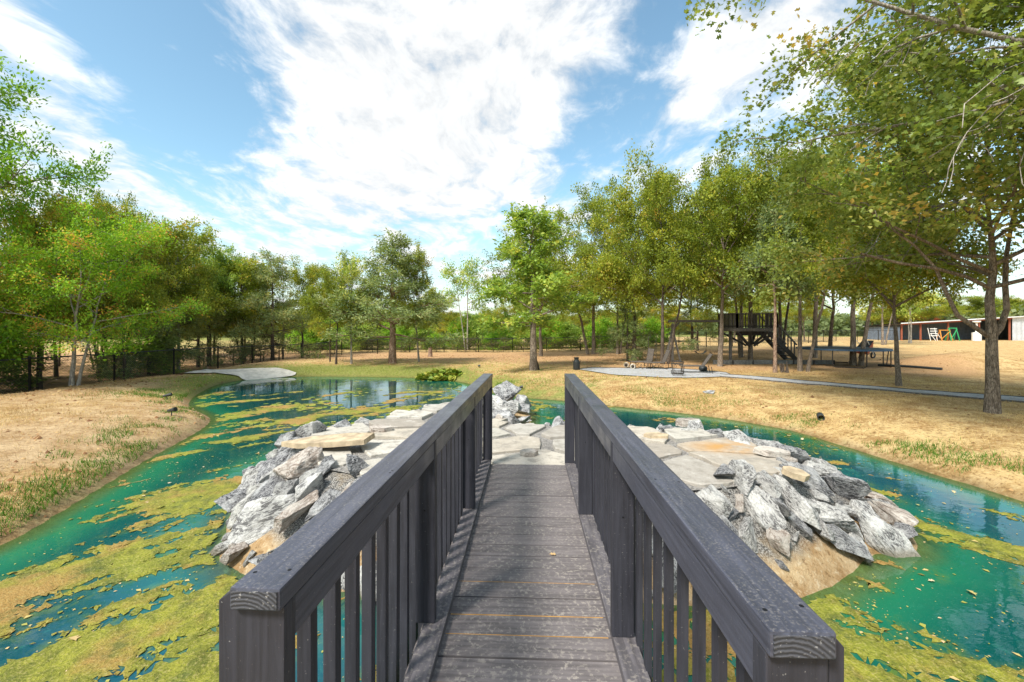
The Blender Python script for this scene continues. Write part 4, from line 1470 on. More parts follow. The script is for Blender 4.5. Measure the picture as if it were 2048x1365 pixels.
proto('slim_a', 9, 7.5, .07, .28, 12, 2.0, broad, 28, .11, .09, 'elm', 'bark_dark', .52, cut=.20, el=(.1, 1.2), droop=-.05, nsub=6, ntwig=6, twl=.5, topf=.8)
proto('slim_b', 10, 7.0, .07, .36, 11, 1.9, rise, 17, .13, .12, 'oak', 'bark_pale', .75, el=(.3, 1.2), droop=-.02, nsub=6, ntwig=5, twl=.5, fork=1, topf=.65)
proto('bush_a', 11, 2.2, .05, .06, 14, 1.4, broad, 26, .12, .12, 'oak', 'bark_dark', .55, droop=-.05, nsub=6, ntwig=5, twl=.4)
proto('bush_b', 12, 2.2, .05, .05, 14, 1.5, broad, 26, .12, .12, 'lush', 'bark_dark', .55, droop=-.08, nsub=6, ntwig=5, twl=.4)
proto('dead_a', 13, 6.5, .08, .2, 26, 1.5, conic, 0, .1, .1, 'elm', 'bark', .5, el=(.0, .8), nsub=5, ntwig=3, twl=.4, twig_tube=True)
proto('brush', 14, 2.6, .04, .04, 16, 1.5, broad, 2, .08, .1, 'elm', 'bark_dark', .45, nsub=6, ntwig=6, twl=.55, twig_tube=True, el=(.3, 1.2))


def bare_twigs(r, tubes):
    """long pale bare shoots that hang through the crown"""
    out = []
    limbs = [t for t in tubes if t[2] == 6]
    for _ in range(260):
        pts, rad, _n = limbs[r.integers(0, len(limbs))]
        k = r.integers(3, 7)
        p = np.array(pts[k], float)
        if math.hypot(p[0], p[1]) > 3.9:
            continue
        d = np.array(pts[k]) - np.array(pts[k - 1])
        d = d / np.linalg.norm(d) + r.normal(0, .5, 3)
        L = r.uniform(.9, 2.6)
        poly = [p]
        for i in range(7):
            d = d / np.linalg.norm(d) + r.normal(0, .22, 3) + np.array((0, 0, -.24))
            poly.append(poly[-1] + d / np.linalg.norm(d) * L / 7)
        out.append((poly, [.0085 * (1 - .7 * i / 7) for i in range(8)], 4))
        for _k in range(3):
            i = r.integers(2, 7)
            q = poly[i]
            dd = d / np.linalg.norm(d) + r.normal(0, .7, 3)
            sub = [q]
            for j in range(3):
                dd = dd / np.linalg.norm(dd) + r.normal(0, .3, 3)
                sub.append(sub[-1] + dd / np.linalg.norm(dd) * r.uniform(.1, .25))
            out.append((sub, [.005, .004, .003, .002], 3))
    return out


def forks(r, tubes):
    """the two big side limbs low on the trunk of the near oak"""
    out = []
    for sx, z0, pts, r0 in ((-1, 1.75, ((.0, .0), (.32, .28), (.62, .55), (.78, 1.05), (.95, 1.65), (1.35, 2.2), (1.9, 2.7)), .055), (1, 1.80, ((.0, .0), (.25, .22), (.46, .65), (.50, 1.2), (.60, 1.9), (.8, 2.7), (1.1, 3.6)), .07),
                            (-1, 2.9, ((.0, .0), (.5, .3), (1.1, .5), (1.8, .62), (2.6, .85)), .045)):
        c, q = math.cos(-.9), math.sin(-.9)
        out.append(([np.array((sx * a * c, sx * a * q + .05 * k, z0 + b)) for k, (a, b) in enumerate(pts)], [r0 * (1 - .1 * k) for k in range(len(pts))], 8))
    return out


proto('maple_big', 15, 9.6, .125, .27, 19, 5.0, rise, 44, .115, .14, 'maple', 'bark', .46, cut=.345, extra=forks, el=(.15, 1.25), droop=-.03, nsub=9, ntwig=8, twl=.55, crown_kw=dict(asp=.62), topf=.62)
proto('maple_over', 16, 10.0, .20, .46, 20, 5.6, rise, 46, .095, .16, 'maple', 'bark_pale', .52, el=(.0, 1.2), droop=-.03, nsub=9, ntwig=7, twl=.6, crown_kw=dict(asp=.85, lobed=True), extra=bare_twigs, topf=.7, cut=.31)


def tree(key, x, y, height, width, label, cat="tree", rz=0.0, group=None, name=None, bark=None, lean=0.0):
    tm, cm, top, rad = PROTO[key]
    nm = name or {'elm': 'elm_tree', 'oak': 'oak_tree', 'ced': 'cedar_tree', 'lus': 'leafy_tree', 'sli': 'slender_tree', 'bus': 'bush', 'dea': 'dead_tree', 'bru': 'brush_bush', 'map': 'oak_tree'}[key[:3]]
    t = thing(nm, label, cat, (x, y, gz(x, y) - .03), rz, group)
    sz = height / top
    sx = width / rad
    t.scale = (sx, sx, sz)
    t.rotation_euler = (0, lean, rz)
    tr = link("trunk", tm, None, t)
    if bark:
        tr.material_slots[0].link = 'OBJECT'
        tr.material_slots[0].material = M[bark]
    if cm:
        link("crown", cm, None, t)
    return t


def ptree(key, px, base, top, halfw, label, depth=None, **kw):
    """tree by the photo column and row of its foot, the row of its top and its half width in pixels"""
    g = at(px, depth) if depth else G(px, base)
    return tree(key, g.x, g.y, zat(top, g.y) - g.z, halfw / F * g.y, label, **kw)


ptree('oak_a', 1067, 741, 408, 118, "upright green oak with a straight trunk standing alone beyond the bridge", rz=1.0)
ptree('elm_b', 1082, 713, 455, 110, "forked pale elm just behind the upright oak", rz=2.0)
ptree('elm_a', 1187, 709, 352, 150, "elm with twin leaning trunks left of the gravel patio", rz=.4)
ptree('elm_c', 1268, 722, 345, 150, "yellow green elm with a thick trunk behind the wheeled chaise", rz=2.2, bark='bark')
ptree('elm_a', 1325, 728, 322, 150, "elm with a double trunk just left of the swing frame", rz=3.6, bark='bark_dark')
ptree('elm_b', 1440, 733, 300, 150, "forked elm standing between the swings and the tree platform", rz=5.0)
ptree('elm_a', 1500, 722, 282, 150, "elm that carries the wooden platform", rz=1.7, bark='bark')
ptree('oak_b', 1482, 715, 330, 120, "dark trunked oak behind the left side of the tree platform", rz=4.1)
ptree('cedar_c', 1550, 746, 400, 75, "cedar with a peeling pinkish trunk in front of the platform stairs", rz=.7, bark='bark_red')
ptree('elm_a', 1600, 743, 255, 170, "large elm with a thick split trunk right of the platform stairs", rz=2.9)
ptree('elm_b', 1628, 716, 270, 150, "grey trunked elm left of the trampoline", rz=.2)
ptree('oak_b', 1706, 731, 250, 165, "stout forked oak in front of the trampoline", rz=5.5)
ptree('slim_b', 1765, 690, 520, 70, "small tree on the lawn behind the trampoline", rz=3.0, bark='bark')
ptree('elm_b', 1798, 772, 330, 150, "slim straight trunked oak right of the trampoline by the path", rz=2.4)
ptree('slim_b', 1822, 687, 555, 50, "young tree standing in front of the open shed", rz=4.4)
ptree('maple_big', 1985, 826, -60, 400, "nearest big oak with a forked trunk by the gravel path", rz=.9)
tree('maple_over', 9.4, 5.9, 10.5, 5.4, "large oak overhanging from the right with pale bare twigs", rz=2.1)
ptree('slim_a', 1438, 692, 560, 50, "thin tree in the lawn behind the swings", rz=1.2, depth=27)
ptree('cedar_b', 1255, 700, 590, 55, "small dark cedar sapling behind the wheeled chaise", rz=1.2, depth=21)
ptree('cedar_b', 1395, 700, 560, 50, "low dark cedar behind the swings", rz=4.2, depth=30)
ptree('oak_b', 1560, 700, 350, 120, "shady oak behind the platform stairs", depth=27, rz=.6, bark='bark_dark')
ptree('elm_c', 1660, 690, 400, 130, "elm at the back of the lawn left of the stout forked oak", depth=30, rz=3.3)
ptree('elm_c', 1385, 690, 420, 110, "leafy elm along the back of the lawn behind the swing frame", depth=31, rz=1.3)
ptree('elm_a', 1235, 690, 430, 110, "elm near the back fence behind the twin trunked elm", depth=28, rz=4.3)
ptree('cedar_a', 785, 727, 468, 125, "tall spreading cedar beside the far pond bank", rz=.3)
ptree('elm_b', 672, 729, 498, 66, "dark trunked elm left of the tall cedar", rz=1.1, bark='bark_dark')
ptree('slim_b', 702, 728, 500, 48, "pale thin tree between the dark elm and the tall cedar", rz=2.1)
ptree('slim_a', 660, 724, 560, 40, "thin leaning tree left of the dark trunked elm", rz=5.1)
ptree('elm_c', 838, 724, 492, 70, "leaning thin pale elm right of the tall cedar", rz=3.1, bark='bark_pale', lean=.10)
ptree('slim_b', 935, 692, 512, 60, "open pale forked tree beyond the back fence", depth=36, rz=.5)
ptree('cedar_b', 545, 718, 500, 85, "dark low branching cedar at the corner of the woods", depth=24.5, rz=.5)
ptree('dead_a', 566, 700, 500, 30, "bare dead tree rising behind the corner cedar", depth=28)
ptree('lush_b', 142, 780, 380, 165, "bright green leafy tree with two grey trunks at the left fence", depth=12.2, rz=.9, bark='bark_pale')
tree('lush_a', -15.6, 11.8, 10.4, 3.6, "tallest leafy tree rising behind the left fence at the picture edge", rz=2.6)
ptree('slim_a', 357, 745, 432, 80, "slender tree with a pale trunk beside the left fence", depth=20.0, rz=2.0, bark='bark_pale')
ptree('elm_c', 250, 745, 400, 110, "yellow green elm leaning over the left fence", depth=16.5, rz=.5)
ptree('elm_a', 212, 745, 365, 130, "tall elm rising behind the twin trunked tree", depth=17.5, rz=1.9, bark='bark')
ptree('elm_b', 305, 745, 425, 110, "broad elm in the woods left of the pale trunk", depth=20, rz=4.9, bark='bark')
ptree('oak_b', 420, 745, 455, 90, "green oak in the woods right of the pale trunk", depth=24, rz=2.7, bark='bark_dark')
ptree('elm_a', 490, 735, 500, 90, "yellow green elm left of the low branching corner cedar", depth=27, rz=.7, bark='bark')
ptree('elm_c', 605, 722, 520, 80, "loose elm right of the corner cedar by the back fence", depth=30, rz=2.7)
ptree('oak_b', 345, 745, 435, 90, "taller green tree in the woods behind the pale trunk", depth=22.5, rz=.3)
# woods behind the left fence
rw = np.random.default_rng(12)
def spot(px, marks):
    """which two landmarks a photo column lies between"""
    for m_, txt in marks:
        if px < m_:
            return txt
    return marks[-1][1]


LEFTM = ((70, "left of the twin trunked tree"), (142, "just behind the twin trunked tree"), (250, "right of the twin trunked tree"), (357, "left of the pale trunk"), (450, "right of the pale trunk"), (545, "left of the corner cedar"), (9999, "beyond the corner cedar"))
BACKM = ((672, "left of the dark trunked elm"), (730, "behind the dark and pale trunks"), (785, "left of the tall cedar"), (860, "right of the tall cedar"), (960, "right of the weathered stump"), (1067, "left of the upright oak"), (1130, "right of the upright oak"), (1187, "left of the twin trunked elm"), (1270, "right of the twin trunked elm"), (1400, "behind the swing frame"), (1550, "behind the tree platform"), (9999, "behind the trampoline"))
KW = (('elm_c', "yellow green elm crowded among the woods behind the left fence"), ('slim_a', "slender dark trunked tree in the woods behind the left fence"), ('cedar_b', "dark cedar among the woods behind the left fence"), ('elm_a', "spreading elm in the woods behind the left fence"))
cnt = 0
for i in range(400):
    if cnt >= 25:
        break
    x, y = rw.uniform(-26, -14.6), rw.uniform(7.5, 31)
    if 'tp' not in globals():
        tp = []
    if any((x - a) ** 2 + (y - b) ** 2 < 1.9 ** 2 for a, b in tp):
        continue
    tp.append((x, y))
    k, lab = KW[int(rw.choice(4, p=[.35, .3, .2, .15]))]
    tree(k, x, y, rw.uniform(5.2, 6.9) + max(0, (13 - y)) * .35, rw.uniform(1.8, 2.6), lab.replace("in the woods ", "").replace("crowded among the woods ", "").replace("among the woods ", "") + " " + spot(CX + F * x / y, LEFTM), rz=rw.uniform(0, 6.28), group="trees in the woods behind the left fence") if True else tree(k, x, y, 1, 1, lab, rz=rw.uniform(0, 6.28), group="trees in the woods behind the left fence")
    cnt += 1
for i in range(15):
    x, y = rw.uniform(-18.5, -15.6), rw.uniform(8, 30)
    tree('brush' if i % 3 else 'bush_a', x, y, rw.uniform(1.2, 2.4), rw.uniform(1.0, 1.7), ("twiggy" if i % 3 else "leafy") + " undergrowth bush behind the left fence " + spot(CX + F * x / y, LEFTM), "bush", rw.uniform(0, 6.28), "undergrowth behind the left fence")
# growth along and beyond the back fence
for i, px in enumerate(range(600, 1320, 34)):
    Y_ = 36.3 + rw.uniform(0, 2.5)
    g = at(px + rw.uniform(-12, 12), Y_)
    k = ('bush_b', 'bush_a', 'bush_b')[i % 3]
    tree(k, g.x, g.y, rw.uniform(1.4, 2.7), rw.uniform(1.3, 1.9), ("bright green" if k == 'bush_b' else "dark green") + " bush on the back fence " + spot(px, BACKM), "bush", rw.uniform(0, 6.28), "bushes along the back fence")
for i in range(30):
    px = 570 + i * 26 + rw.uniform(-10, 10)
    g = at(px, 33.3 + rw.uniform(0, .6))
    tree('brush', g.x, g.y, rw.uniform(.9, 1.5), rw.uniform(.8, 1.3), "brown dry vine tangle on the back fence " + spot(px, BACKM), "bush", rw.uniform(0, 6.28), "dry vines on the back fence")
for i in range(24):
    px = 600 + i * 50 + rw.uniform(-18, 18)
    Y_ = rw.uniform(42, 62)
    g = at(px, Y_)
    if 1360 < px < 1460 or px > 1640:
        continue
    k = ('elm_c', 'oak_b', 'elm_b')[i % 3]
    tree(k, g.x, g.y, rw.uniform(4.0, 6.5), rw.uniform(2.5, 4.0), {"elm_c": "yellow green", "oak_b": "dark green", "elm_b": "airy green"}[k] + " tree in the fields beyond the back fence " + spot(px, BACKM), "tree", rw.uniform(0, 6.28), "trees beyond the back fence")
for i in range(9):
    px = 1800 + i * 42 + rw.uniform(-10, 10)
    g = at(px, 66 + rw.uniform(0, 8))
    tree(('elm_c', 'elm_b')[i % 2], g.x, g.y, rw.uniform(6.2, 8.0), rw.uniform(4, 5.5), "pale green tree behind the shed " + ("left of the white chair" if px < 1868 else "between the white chair and the pedestal" if px < 1953 else "behind the forked oak's trunk" if px < 2010 else "at the shed's walled end"), "tree", rw.uniform(0, 6.28), "trees behind the shed")
# far wood along the horizon: reads as one mass
n_ = 60000
a = rw.uniform(-1.25, 1.25, n_)
R_ = rw.uniform(95, 125, n_)
prof_h = 3.2 + 3.0 * fbm(a * 30, a * 0 + 2, 8, 4)
hh = prof_h * rw.beta(1.4, 1.3, n_)
pos = np.stack([np.sin(a) * R_, np.cos(a) * R_, hh], -1)
V, Fc, ci = leaf_cards(pos, rw.normal(0, 1, (n_, 3)), rw.normal(0, 1, (n_, 3)) + np.array((0, -.4, .6)), rw.uniform(.7, 1.3, n_), rw.uniform(.4, .8, n_))
hu = np.clip(.45 + .5 * (fbm(a * 60, hh, 9, 3) - .5) + rw.normal(0, .12, n_), 0, 1)
tag(link("far_wood", np_mesh("far_wood", V, Fc, False, {'hue': hu[ci]}), M['far']), "pale green wood along the horizon", "woods", kind='stuff')

# ---------------------------------------------------------------- grass and litter
def blades(name, x, y, h, w, m, hue, label, seed, bend=.5):
    r = np.random.default_rng(seed)
    N = len(x)
    z = terrain(x, y) - .005
    a = r.uniform(0, 6.28, N)
    b = r.uniform(0, 6.28, N)
    ln = r.uniform(.15, 1, N) * bend
    base = np.stack([x, y, z], -1)
    sd_ = np.stack([np.cos(a), np.sin(a), np.zeros(N)], -1) * (w / 2)[:, None]
    tip = base + np.stack([np.cos(b) * ln * h, np.sin(b) * ln * h, h], -1)
    V = np.stack([base - sd_, base + sd_, tip], 1).reshape(-1, 3)
    Fc = np.arange(N * 3).reshape(N, 3)
    o = link(name, np_mesh(name, V, Fc, False, {'hue': np.repeat(hue, 3)}), m)
    return tag(o, label, "grass", kind='stuff')


def land(x, y, m=.12):
    return (sdist(x, y, SHORE) > m).astype(float)


gx1, gy1, r_ = scatter(150000, 2.5, 14, 4.0, 16.5, lambda x, y: land(x, y, .2) * (0.25 + .75 * sstep(.4, .65, fbm(x * .9, y * .9, 61, 3))) * (np.abs(x / y) < 1.3), 31)
gx2, gy2, r2 = scatter(70000, -13, -4.4, 4.0, 15, lambda x, y: land(x, y, .2) * (0.16 + .8 * sstep(.45, .65, fbm(x * .9, y * .9, 62, 3))) * (np.abs(x / y) < 1.3), 32)
xs_, ys_ = np.concatenate([gx1, gx2]), np.concatenate([gy1, gy2])
N = len(xs_)
blades("dry_grass", xs_, ys_, RNG.uniform(.02, .065, N), RNG.uniform(.004, .010, N), M['grass_dry'], np.clip(fbm(xs_ * 1.6, ys_ * 1.6, 67, 3) * 1.6 - .3 + RNG.normal(0, .22, N), 0, 1), "short dry straw grass covering the banks", 33, 1.4)


def green_p(x, y):
    do = sdist(x, y, SHORE)
    n = .5 * fbm(x * .75, y * .75, 63, 3) + .5 * fbm(x * 2.3, y * 2.3, 64, 3)
    n = .5 + (n - .5) * 1.25
    lft = (x < 0) * np.exp(-((do - .45) / .38) ** 2) * sstep(.50, .60, n) * (y < 7.0)
    lft2 = (x < 0) * np.exp(-((do - .6) / .5) ** 2) * sstep(.54, .66, n) * (y >= 7.0) * .8
    rgt = (x > 0) * np.exp(-((do - .45) / .35) ** 2) * sstep(.48, .62, n) * (y < 9.8)
    far = (do > .1) * np.exp(-np.maximum(do - .3, 0) / .9) * sstep(9.8, 11, y) * sstep(.40, .6, n) * .8
    for px, py, w in ((8, 1052, .35), (45, 1026, .30), (85, 1000, .28), (120, 968, .32), (165, 948, .30), (215, 927, .30), (248, 908, .26), (300, 884, .16), (268, 893, .2)):
        cx, cy = P(px, py, .16)
        lft = lft + np.exp(-((x - cx) ** 2 + (y - cy) ** 2) / (w * w)) * (.35 + .9 * sstep(.42, .58, n))
    return np.clip(lft + lft2 + rgt + far, 0, 1) * (do > .06)


gx3, gy3, r3 = scatter(420000, -11, 7.2, 3.6, 14.5, lambda x, y: green_p(x, y) * (np.abs(x / y) < 1.3), 34)
N = len(gx3)
hs = np.where(gy3 < 8.5, RNG.uniform(.03, .09, N), RNG.uniform(.03, .07, N))
blades("green_grass", gx3, gy3, hs, RNG.uniform(.006, .012, N), M['grass_green'], np.clip(RNG.normal(.30, .20, N), 0, 1), "tufts of green grass along the pond banks", 35, .8)
gx4, gy4, r4 = scatter(60000, -12, 6, 13.5, 25, lambda x, y: land(x, y, .1) * np.exp(-np.maximum(sdist(x, y, SHORE), 0) / 2.2) * .8, 36)
N = len(gx4)
blades("bank_grass", gx4, gy4, RNG.uniform(.03, .08, N), RNG.uniform(.010, .022, N), M['grass_green'], np.clip(RNG.normal(.85, .2, N), 0, 1), "short yellowing grass on the far pond bank", 37, .9)
lx, ly, r5 = scatter(26000, -13.6, 22, 5, 30, lambda x, y: land(x, y, .2) * (0.05 + .9 * np.clip(np.exp(-((x + 12.4) / .9) ** 2) + np.exp(-((x - 9) / 8) ** 2 - ((y - 20) / 4) ** 2) * .8 + sstep(20, 25, y) * .6, 0, 1)), 38)
flat_leaves("leaf_litter", lx, ly, terrain(lx, ly) + .015, r5.uniform(.04, .09, len(lx)), M['litter'], r5.uniform(0, 1, len(lx)), "dry brown leaves scattered over the ground", "leaves", .35, seed=9)

cx_, cy_, r6 = scatter(30000, -13.4, 13, 3.5, 17, lambda x, y: land(x, y, .02) * np.where(x < 0, .16 + .5 * sstep(.5, .66, fbm(x * .7, y * .7, 66, 3)) + .5 * sstep(-11.2, -12.2, x), .12) * (np.abs(x / y) < 1.3), 41)
n_ = len(cx_)
oct_v = np.array([(1, 0, 0), (0, 1, 0), (-1, 0, 0), (0, -1, 0), (0, 0, .8), (0, 0, -.6)], float)
oct_f = np.array([(0, 1, 4), (1, 2, 4), (2, 3, 4), (3, 0, 4)])
sz = (r6.gamma(1.6, .0075, n_) + .006)[:, None, None]
a_ = r6.uniform(0, 6.28, n_)
V = oct_v[None] * r6.uniform(.6, 1.3, (n_, 6, 3)) * sz
V = np.stack([V[..., 0] * np.cos(a_)[:, None] - V[..., 1] * np.sin(a_)[:, None], V[..., 0] * np.sin(a_)[:, None] + V[..., 1] * np.cos(a_)[:, None], V[..., 2]], -1)
V = V + np.stack([cx_, cy_, terrain(cx_, cy_)], -1)[:, None]
Fc = (np.arange(n_)[:, None, None] * 6 + oct_f[None]).reshape(-1, 3)
tag(link("dirt_clods", np_mesh("dirt_clods", V.reshape(-1, 3), Fc, False, {'hue': np.repeat(r6.uniform(0, 1, n_), 6)}), M['litter']), "small dirt clods and stones scattered over the banks", "dirt clods", kind='stuff')

# ---------------------------------------------------------------- chain link fences
def fence(name, pts, H, gap, label, step=.075, zoff=0.0, rail=True):
    t = thing(name, label, "fence", (pts[0][0], pts[0][1], 0))
    ox, oy = pts[0]
    wires, rl = MB(), MB()
    post_me = MB().lathe([(.03, -.1), (.03, H + .03), (.034, H + .03), (.034, H + .05), (.015, H + .075)], 10).mesh("post", True)
    post_me.materials.append(M['black'])
    for (x0, y0), (x1, y1) in zip(pts[:-1], pts[1:]):
        L = math.hypot(x1 - x0, y1 - y0)
        m_ = max(1, round(L / gap))
        P_ = lambda s: (x0 + (x1 - x0) * s / L, y0 + (y1 - y0) * s / L)
        zs = [gz(*P_(L * k / m_)) for k in range(m_ + 1)]
        zz = lambda s: float(np.interp(np.clip(s, 0, L), np.linspace(0, L, m_ + 1), zs)) + zoff
        for k in range(m_ + 1):
            x, y = P_(L * k / m_)
            link("post", post_me, None, t, (x - ox, y - oy, zs[k] + zoff))
            if k < m_:
                a, b = P_(L * k / m_), P_(L * (k + 1) / m_)
                rl.tube([(a[0] - ox, a[1] - oy, zs[k] + zoff + H), (b[0] - ox, b[1] - oy, zs[k + 1] + zoff + H)], .021, 6)
        s = -H
        while s < L:
            for dr in (1, -1):
                s0, s1 = (s, s + H)
                za, zb = (0.02, H) if dr > 0 else (H, 0.02)
                c0, c1 = max(s0, 0), min(s1, L)
                if c1 <= c0 + .02:
                    continue
                f0, f1 = (c0 - s0) / H, (c1 - s0) / H
                a, b = P_(c0), P_(c1)
                wires.bar((a[0] - ox, a[1] - oy, zz(c0) + za + (zb - za) * f0), (b[0] - ox, b[1] - oy, zz(c1) + za + (zb - za) * f1), .0045, .0045)
            s += step
    rl.build("top_rail", M['black'], t)
    wires.build("wire_mesh", M['black'], t)['kind'] = 'stuff'
    return t


fence("chain_link_fence", [(-13.75, 7.0), (-13.6, 27.5)], 1.15, 2.45, "black chain link fence along the left bank in front of the woods", .08)
fence("chain_link_fence", [(-13.6, 27.5), (-8.0, 33.2), (13.5, 34.5)], 1.05, 2.6, "black chain link fence overgrown with vines along the back of the lawn", .12)
fence("chain_link_fence", [(13.5, 34.5), (24, 38), (38, 50), (47, 51.8)], 1.2, 2.8, "black chain link fence at the back right of the lawn", .14)

# ---------------------------------------------------------------- lawn objects
# milk can
g = G(1153, 740)
t = thing("milk_can", "black metal milk can standing left of the gravel patio", "milk can", g)
MB().lathe([(.125, 0), (.135, .02), (.135, .30), (.13, .33), (.09, .39), (.082, .43), (.095, .445), (.095, .455)], 18).build("body", M['black'], t, smooth=True)
MB().lathe([(.10, .455), (.105, .47), (.10, .49), (.03, .50)], 18).build("lid", M['black'], t, smooth=True)
for s in (-1, 1):
    MB().tube([(s * .125, 0, .30), (s * .165, 0, .33), (s * .155, 0, .39), (s * .09, 0, .39)], .009, 6).build("handle", M['black'], t)


def chaise(loc, rz, label, wheel=False, flip=False, reclin=.9, curls=True):
    t = thing("lounge_chair", label, "chaise", loc, rz)
    t.scale = (.86, .86, .86)
    fr = MB()
    w = .30
    for s in (-1, 1):
        fr.tube([(-.75, s * w, .30), (.15, s * w, .32), (.15 + .55 * math.cos(reclin), s * w, .32 + .62 * math.sin(reclin))], .014, 6)
        if curls:
            fr.tube([(-.55 + .5 * math.sin(a) * .6 - .1, s * w, .16 - .14 * math.cos(a)) for a in np.linspace(-2.2, 2.2, 12)], .011, 5)
            fr.tube([(.35 + .3 * math.sin(a), s * w, .17 - .15 * math.cos(a)) for a in np.linspace(-2.4, 2.4, 12)], .011, 5)
    for x, z in ((-.75, .30), (-.2, .31), (.15, .32)):
        fr.tube([(x, -w, z), (x, w, z)], .012, 6)
    fr.build("frame", M['iron'], t)
    for x in (-.62, .42):
        for s in (-1, 1):
            MB().tube([(x, s * w, .31), (x + (.06 if x > 0 else -.04), s * w, .0)], .014, 6).build("leg", M['iron'], t)
    sl = MB()
    n_ = 12
    for k in range(n_):
        x = -.74 + .88 * (k + .5) / n_
        sl.box((x, 0, .325), (.066, .57, .008))
    sl.build("seat", M['sling'], t)
    bk = MB()
    for k in range(9):
        q = (k + .5) / 9 * .6
        rot = Matrix.Rotation(-reclin, 3, 'Y')
        bk.box((.16 + .55 / .62 * q * math.cos(reclin), 0, .335 + q * math.sin(reclin)), (.060, .57, .008), rot)
    bk.build("backrest", M['sling'], t)
    if wheel:
        for s in (-1, 1):
            wb = MB().ring((-.82, s * .36, .13), .105, .026, 'y').build("wheel", M['cream'], t, smooth=True)
            MB().ring((-.82, s * .36, .13), .05, .02, 'y').tube([(-.82, s * .33, .13), (-.82, s * .39, .13)], .05, 10).build("hub", M['iron'], wb, smooth=True)
    return t


chaise(G(1292, 737), .15, "wheeled iron chaise with cream tyres at the left of the patio", wheel=True, reclin=1.35)
chaise(G(1320, 739), -.1, "iron chaise with curled rockers and raised back beside the wheeled one", reclin=1.15)
chaise(G(1398, 747), -.25, "sling lounge chair with reclined back at the right of the patio", reclin=.95, curls=False)
g = G(1402, 745)
t = thing("fire_pot", "round black pot under the reclined sling lounge chair", "pot", g + Vector((.1, .05, 0)))
MB().lathe([(.05, .02), (.13, .06), (.155, .14), (.13, .21), (.08, .23), (.03, .26)], 14).build("bowl", M['black'], t, smooth=True)
for a in (0, 2.1, 4.2):
    MB().tube([(.1 * math.cos(a), .1 * math.sin(a), .08), (.15 * math.cos(a), .15 * math.sin(a), 0)], .01, 5).build("leg", M['black'], t)
g = G(1355, 753)
t = thing("plant_stand", "small two tier wire stand at the front of the patio", "plant stand", g)
for z, r1_ in ((.10, .20), (.42, .19)):
    b = MB().ring((0, 0, z), r1_, .010, 'z').ring((0, 0, z + .08), r1_ * 1.05, .008, 'z')
    for k in range(12):
        a = k * math.pi / 6
        b.tube([(r1_ * math.cos(a), r1_ * math.sin(a), z), (r1_ * 1.05 * math.cos(a), r1_ * 1.05 * math.sin(a), z + .08)], .006, 4)
        b.tube([(0, 0, z), (r1_ * math.cos(a), r1_ * math.sin(a), z)], .005, 4)
    b.build("shelf", M['iron'], t)
for k in range(4):
    a = k * math.pi / 2 + .6
    MB().tube([(.2 * math.cos(a), .2 * math.sin(a), 0), (.19 * math.cos(a), .19 * math.sin(a), .52)], .009, 5).build("leg", M['iron'], t)
for px, lab in ((1297, "thin iron garden stake left of the swing frame near the wheeled chaise"), (1312, "thin iron garden stake right of its twin behind the chaises")):
    g = at(px, 18.2)
    t = thing("garden_stake", lab, "stake", g)
    MB().tube([(0, 0, -.1), (0, 0, 1.25)], .012, 6).build("rod", M['iron'], t)
    MB().tube([(.05 + .05 * math.cos(a), 0, 1.25 + .05 * math.sin(a)) for a in np.linspace(math.pi, -1.2, 9)], .009, 5).build("hook", M['iron'], t)

# swing frame
g0 = G(1345, 724)
t = thing("swing_frame", "weathered timber swing frame reaching to the tree platform", "swing set", g0)
bh = zat(645, g0.y) - g0.z
MB().box((0, 0, bh / 2 - .05), (.09, .09, bh)).build("post", M['grey_wood'], t)
MB().bar((-.35, .05, 0), (.0, .05, bh * .78), .07, .07).build("leg", M['grey_wood'], t)
MB().bar((.36, -.05, 0), (.05, -.05, bh * .70), .07, .07).build("leg", M['grey_wood'], t)
MB().bar((0, 0, bh * .80), (.32, 0, bh * .99), .07, .07).build("brace", M['grey_wood'], t)
Lb = (1445 - 1345) / F * g0.y
MB().box((Lb / 2 - .1, 0, bh + .055), (Lb + .2, .09, .11)).build("beam", M['grey_wood'], t)
MB().bar((-.4, .0, .04), (.42, .0, .04), .07, .06).build("foot_beam", M['grey_wood'], t)
for i, (px, py, lab) in enumerate(((1401, 708, "grey belt swing nearer the swing post"), (1433, 711, "grey belt swing nearer the forked elm"))):
    xx = (px - 1345) / F * g0.y
    sw = thing("belt_swing", lab, "swing", g0 + Vector((xx, 0, 0)), .2 - .3 * i, "swings hanging from the timber beam")
    zs = zat(py, g0.y) - g0.z
    b = MB()
    pts = [(-.30, zs + .14), (-.2, zs + .05), (-.08, zs), (.08, zs), (.2, zs + .05), (.30, zs + .14)]
    for a, c_ in zip(pts[:-1], pts[1:]):
        b.bar((a[0], 0, a[1]), (c_[0], 0, c_[1]), .14, .012)
    b.build("seat", M['board'], sw)
    for s in (-1, 1):
        MB().tube([(s * .30, 0, zs + .14), (s * .26, 0, bh)], .006, 4).build("chain", M['iron'], sw)

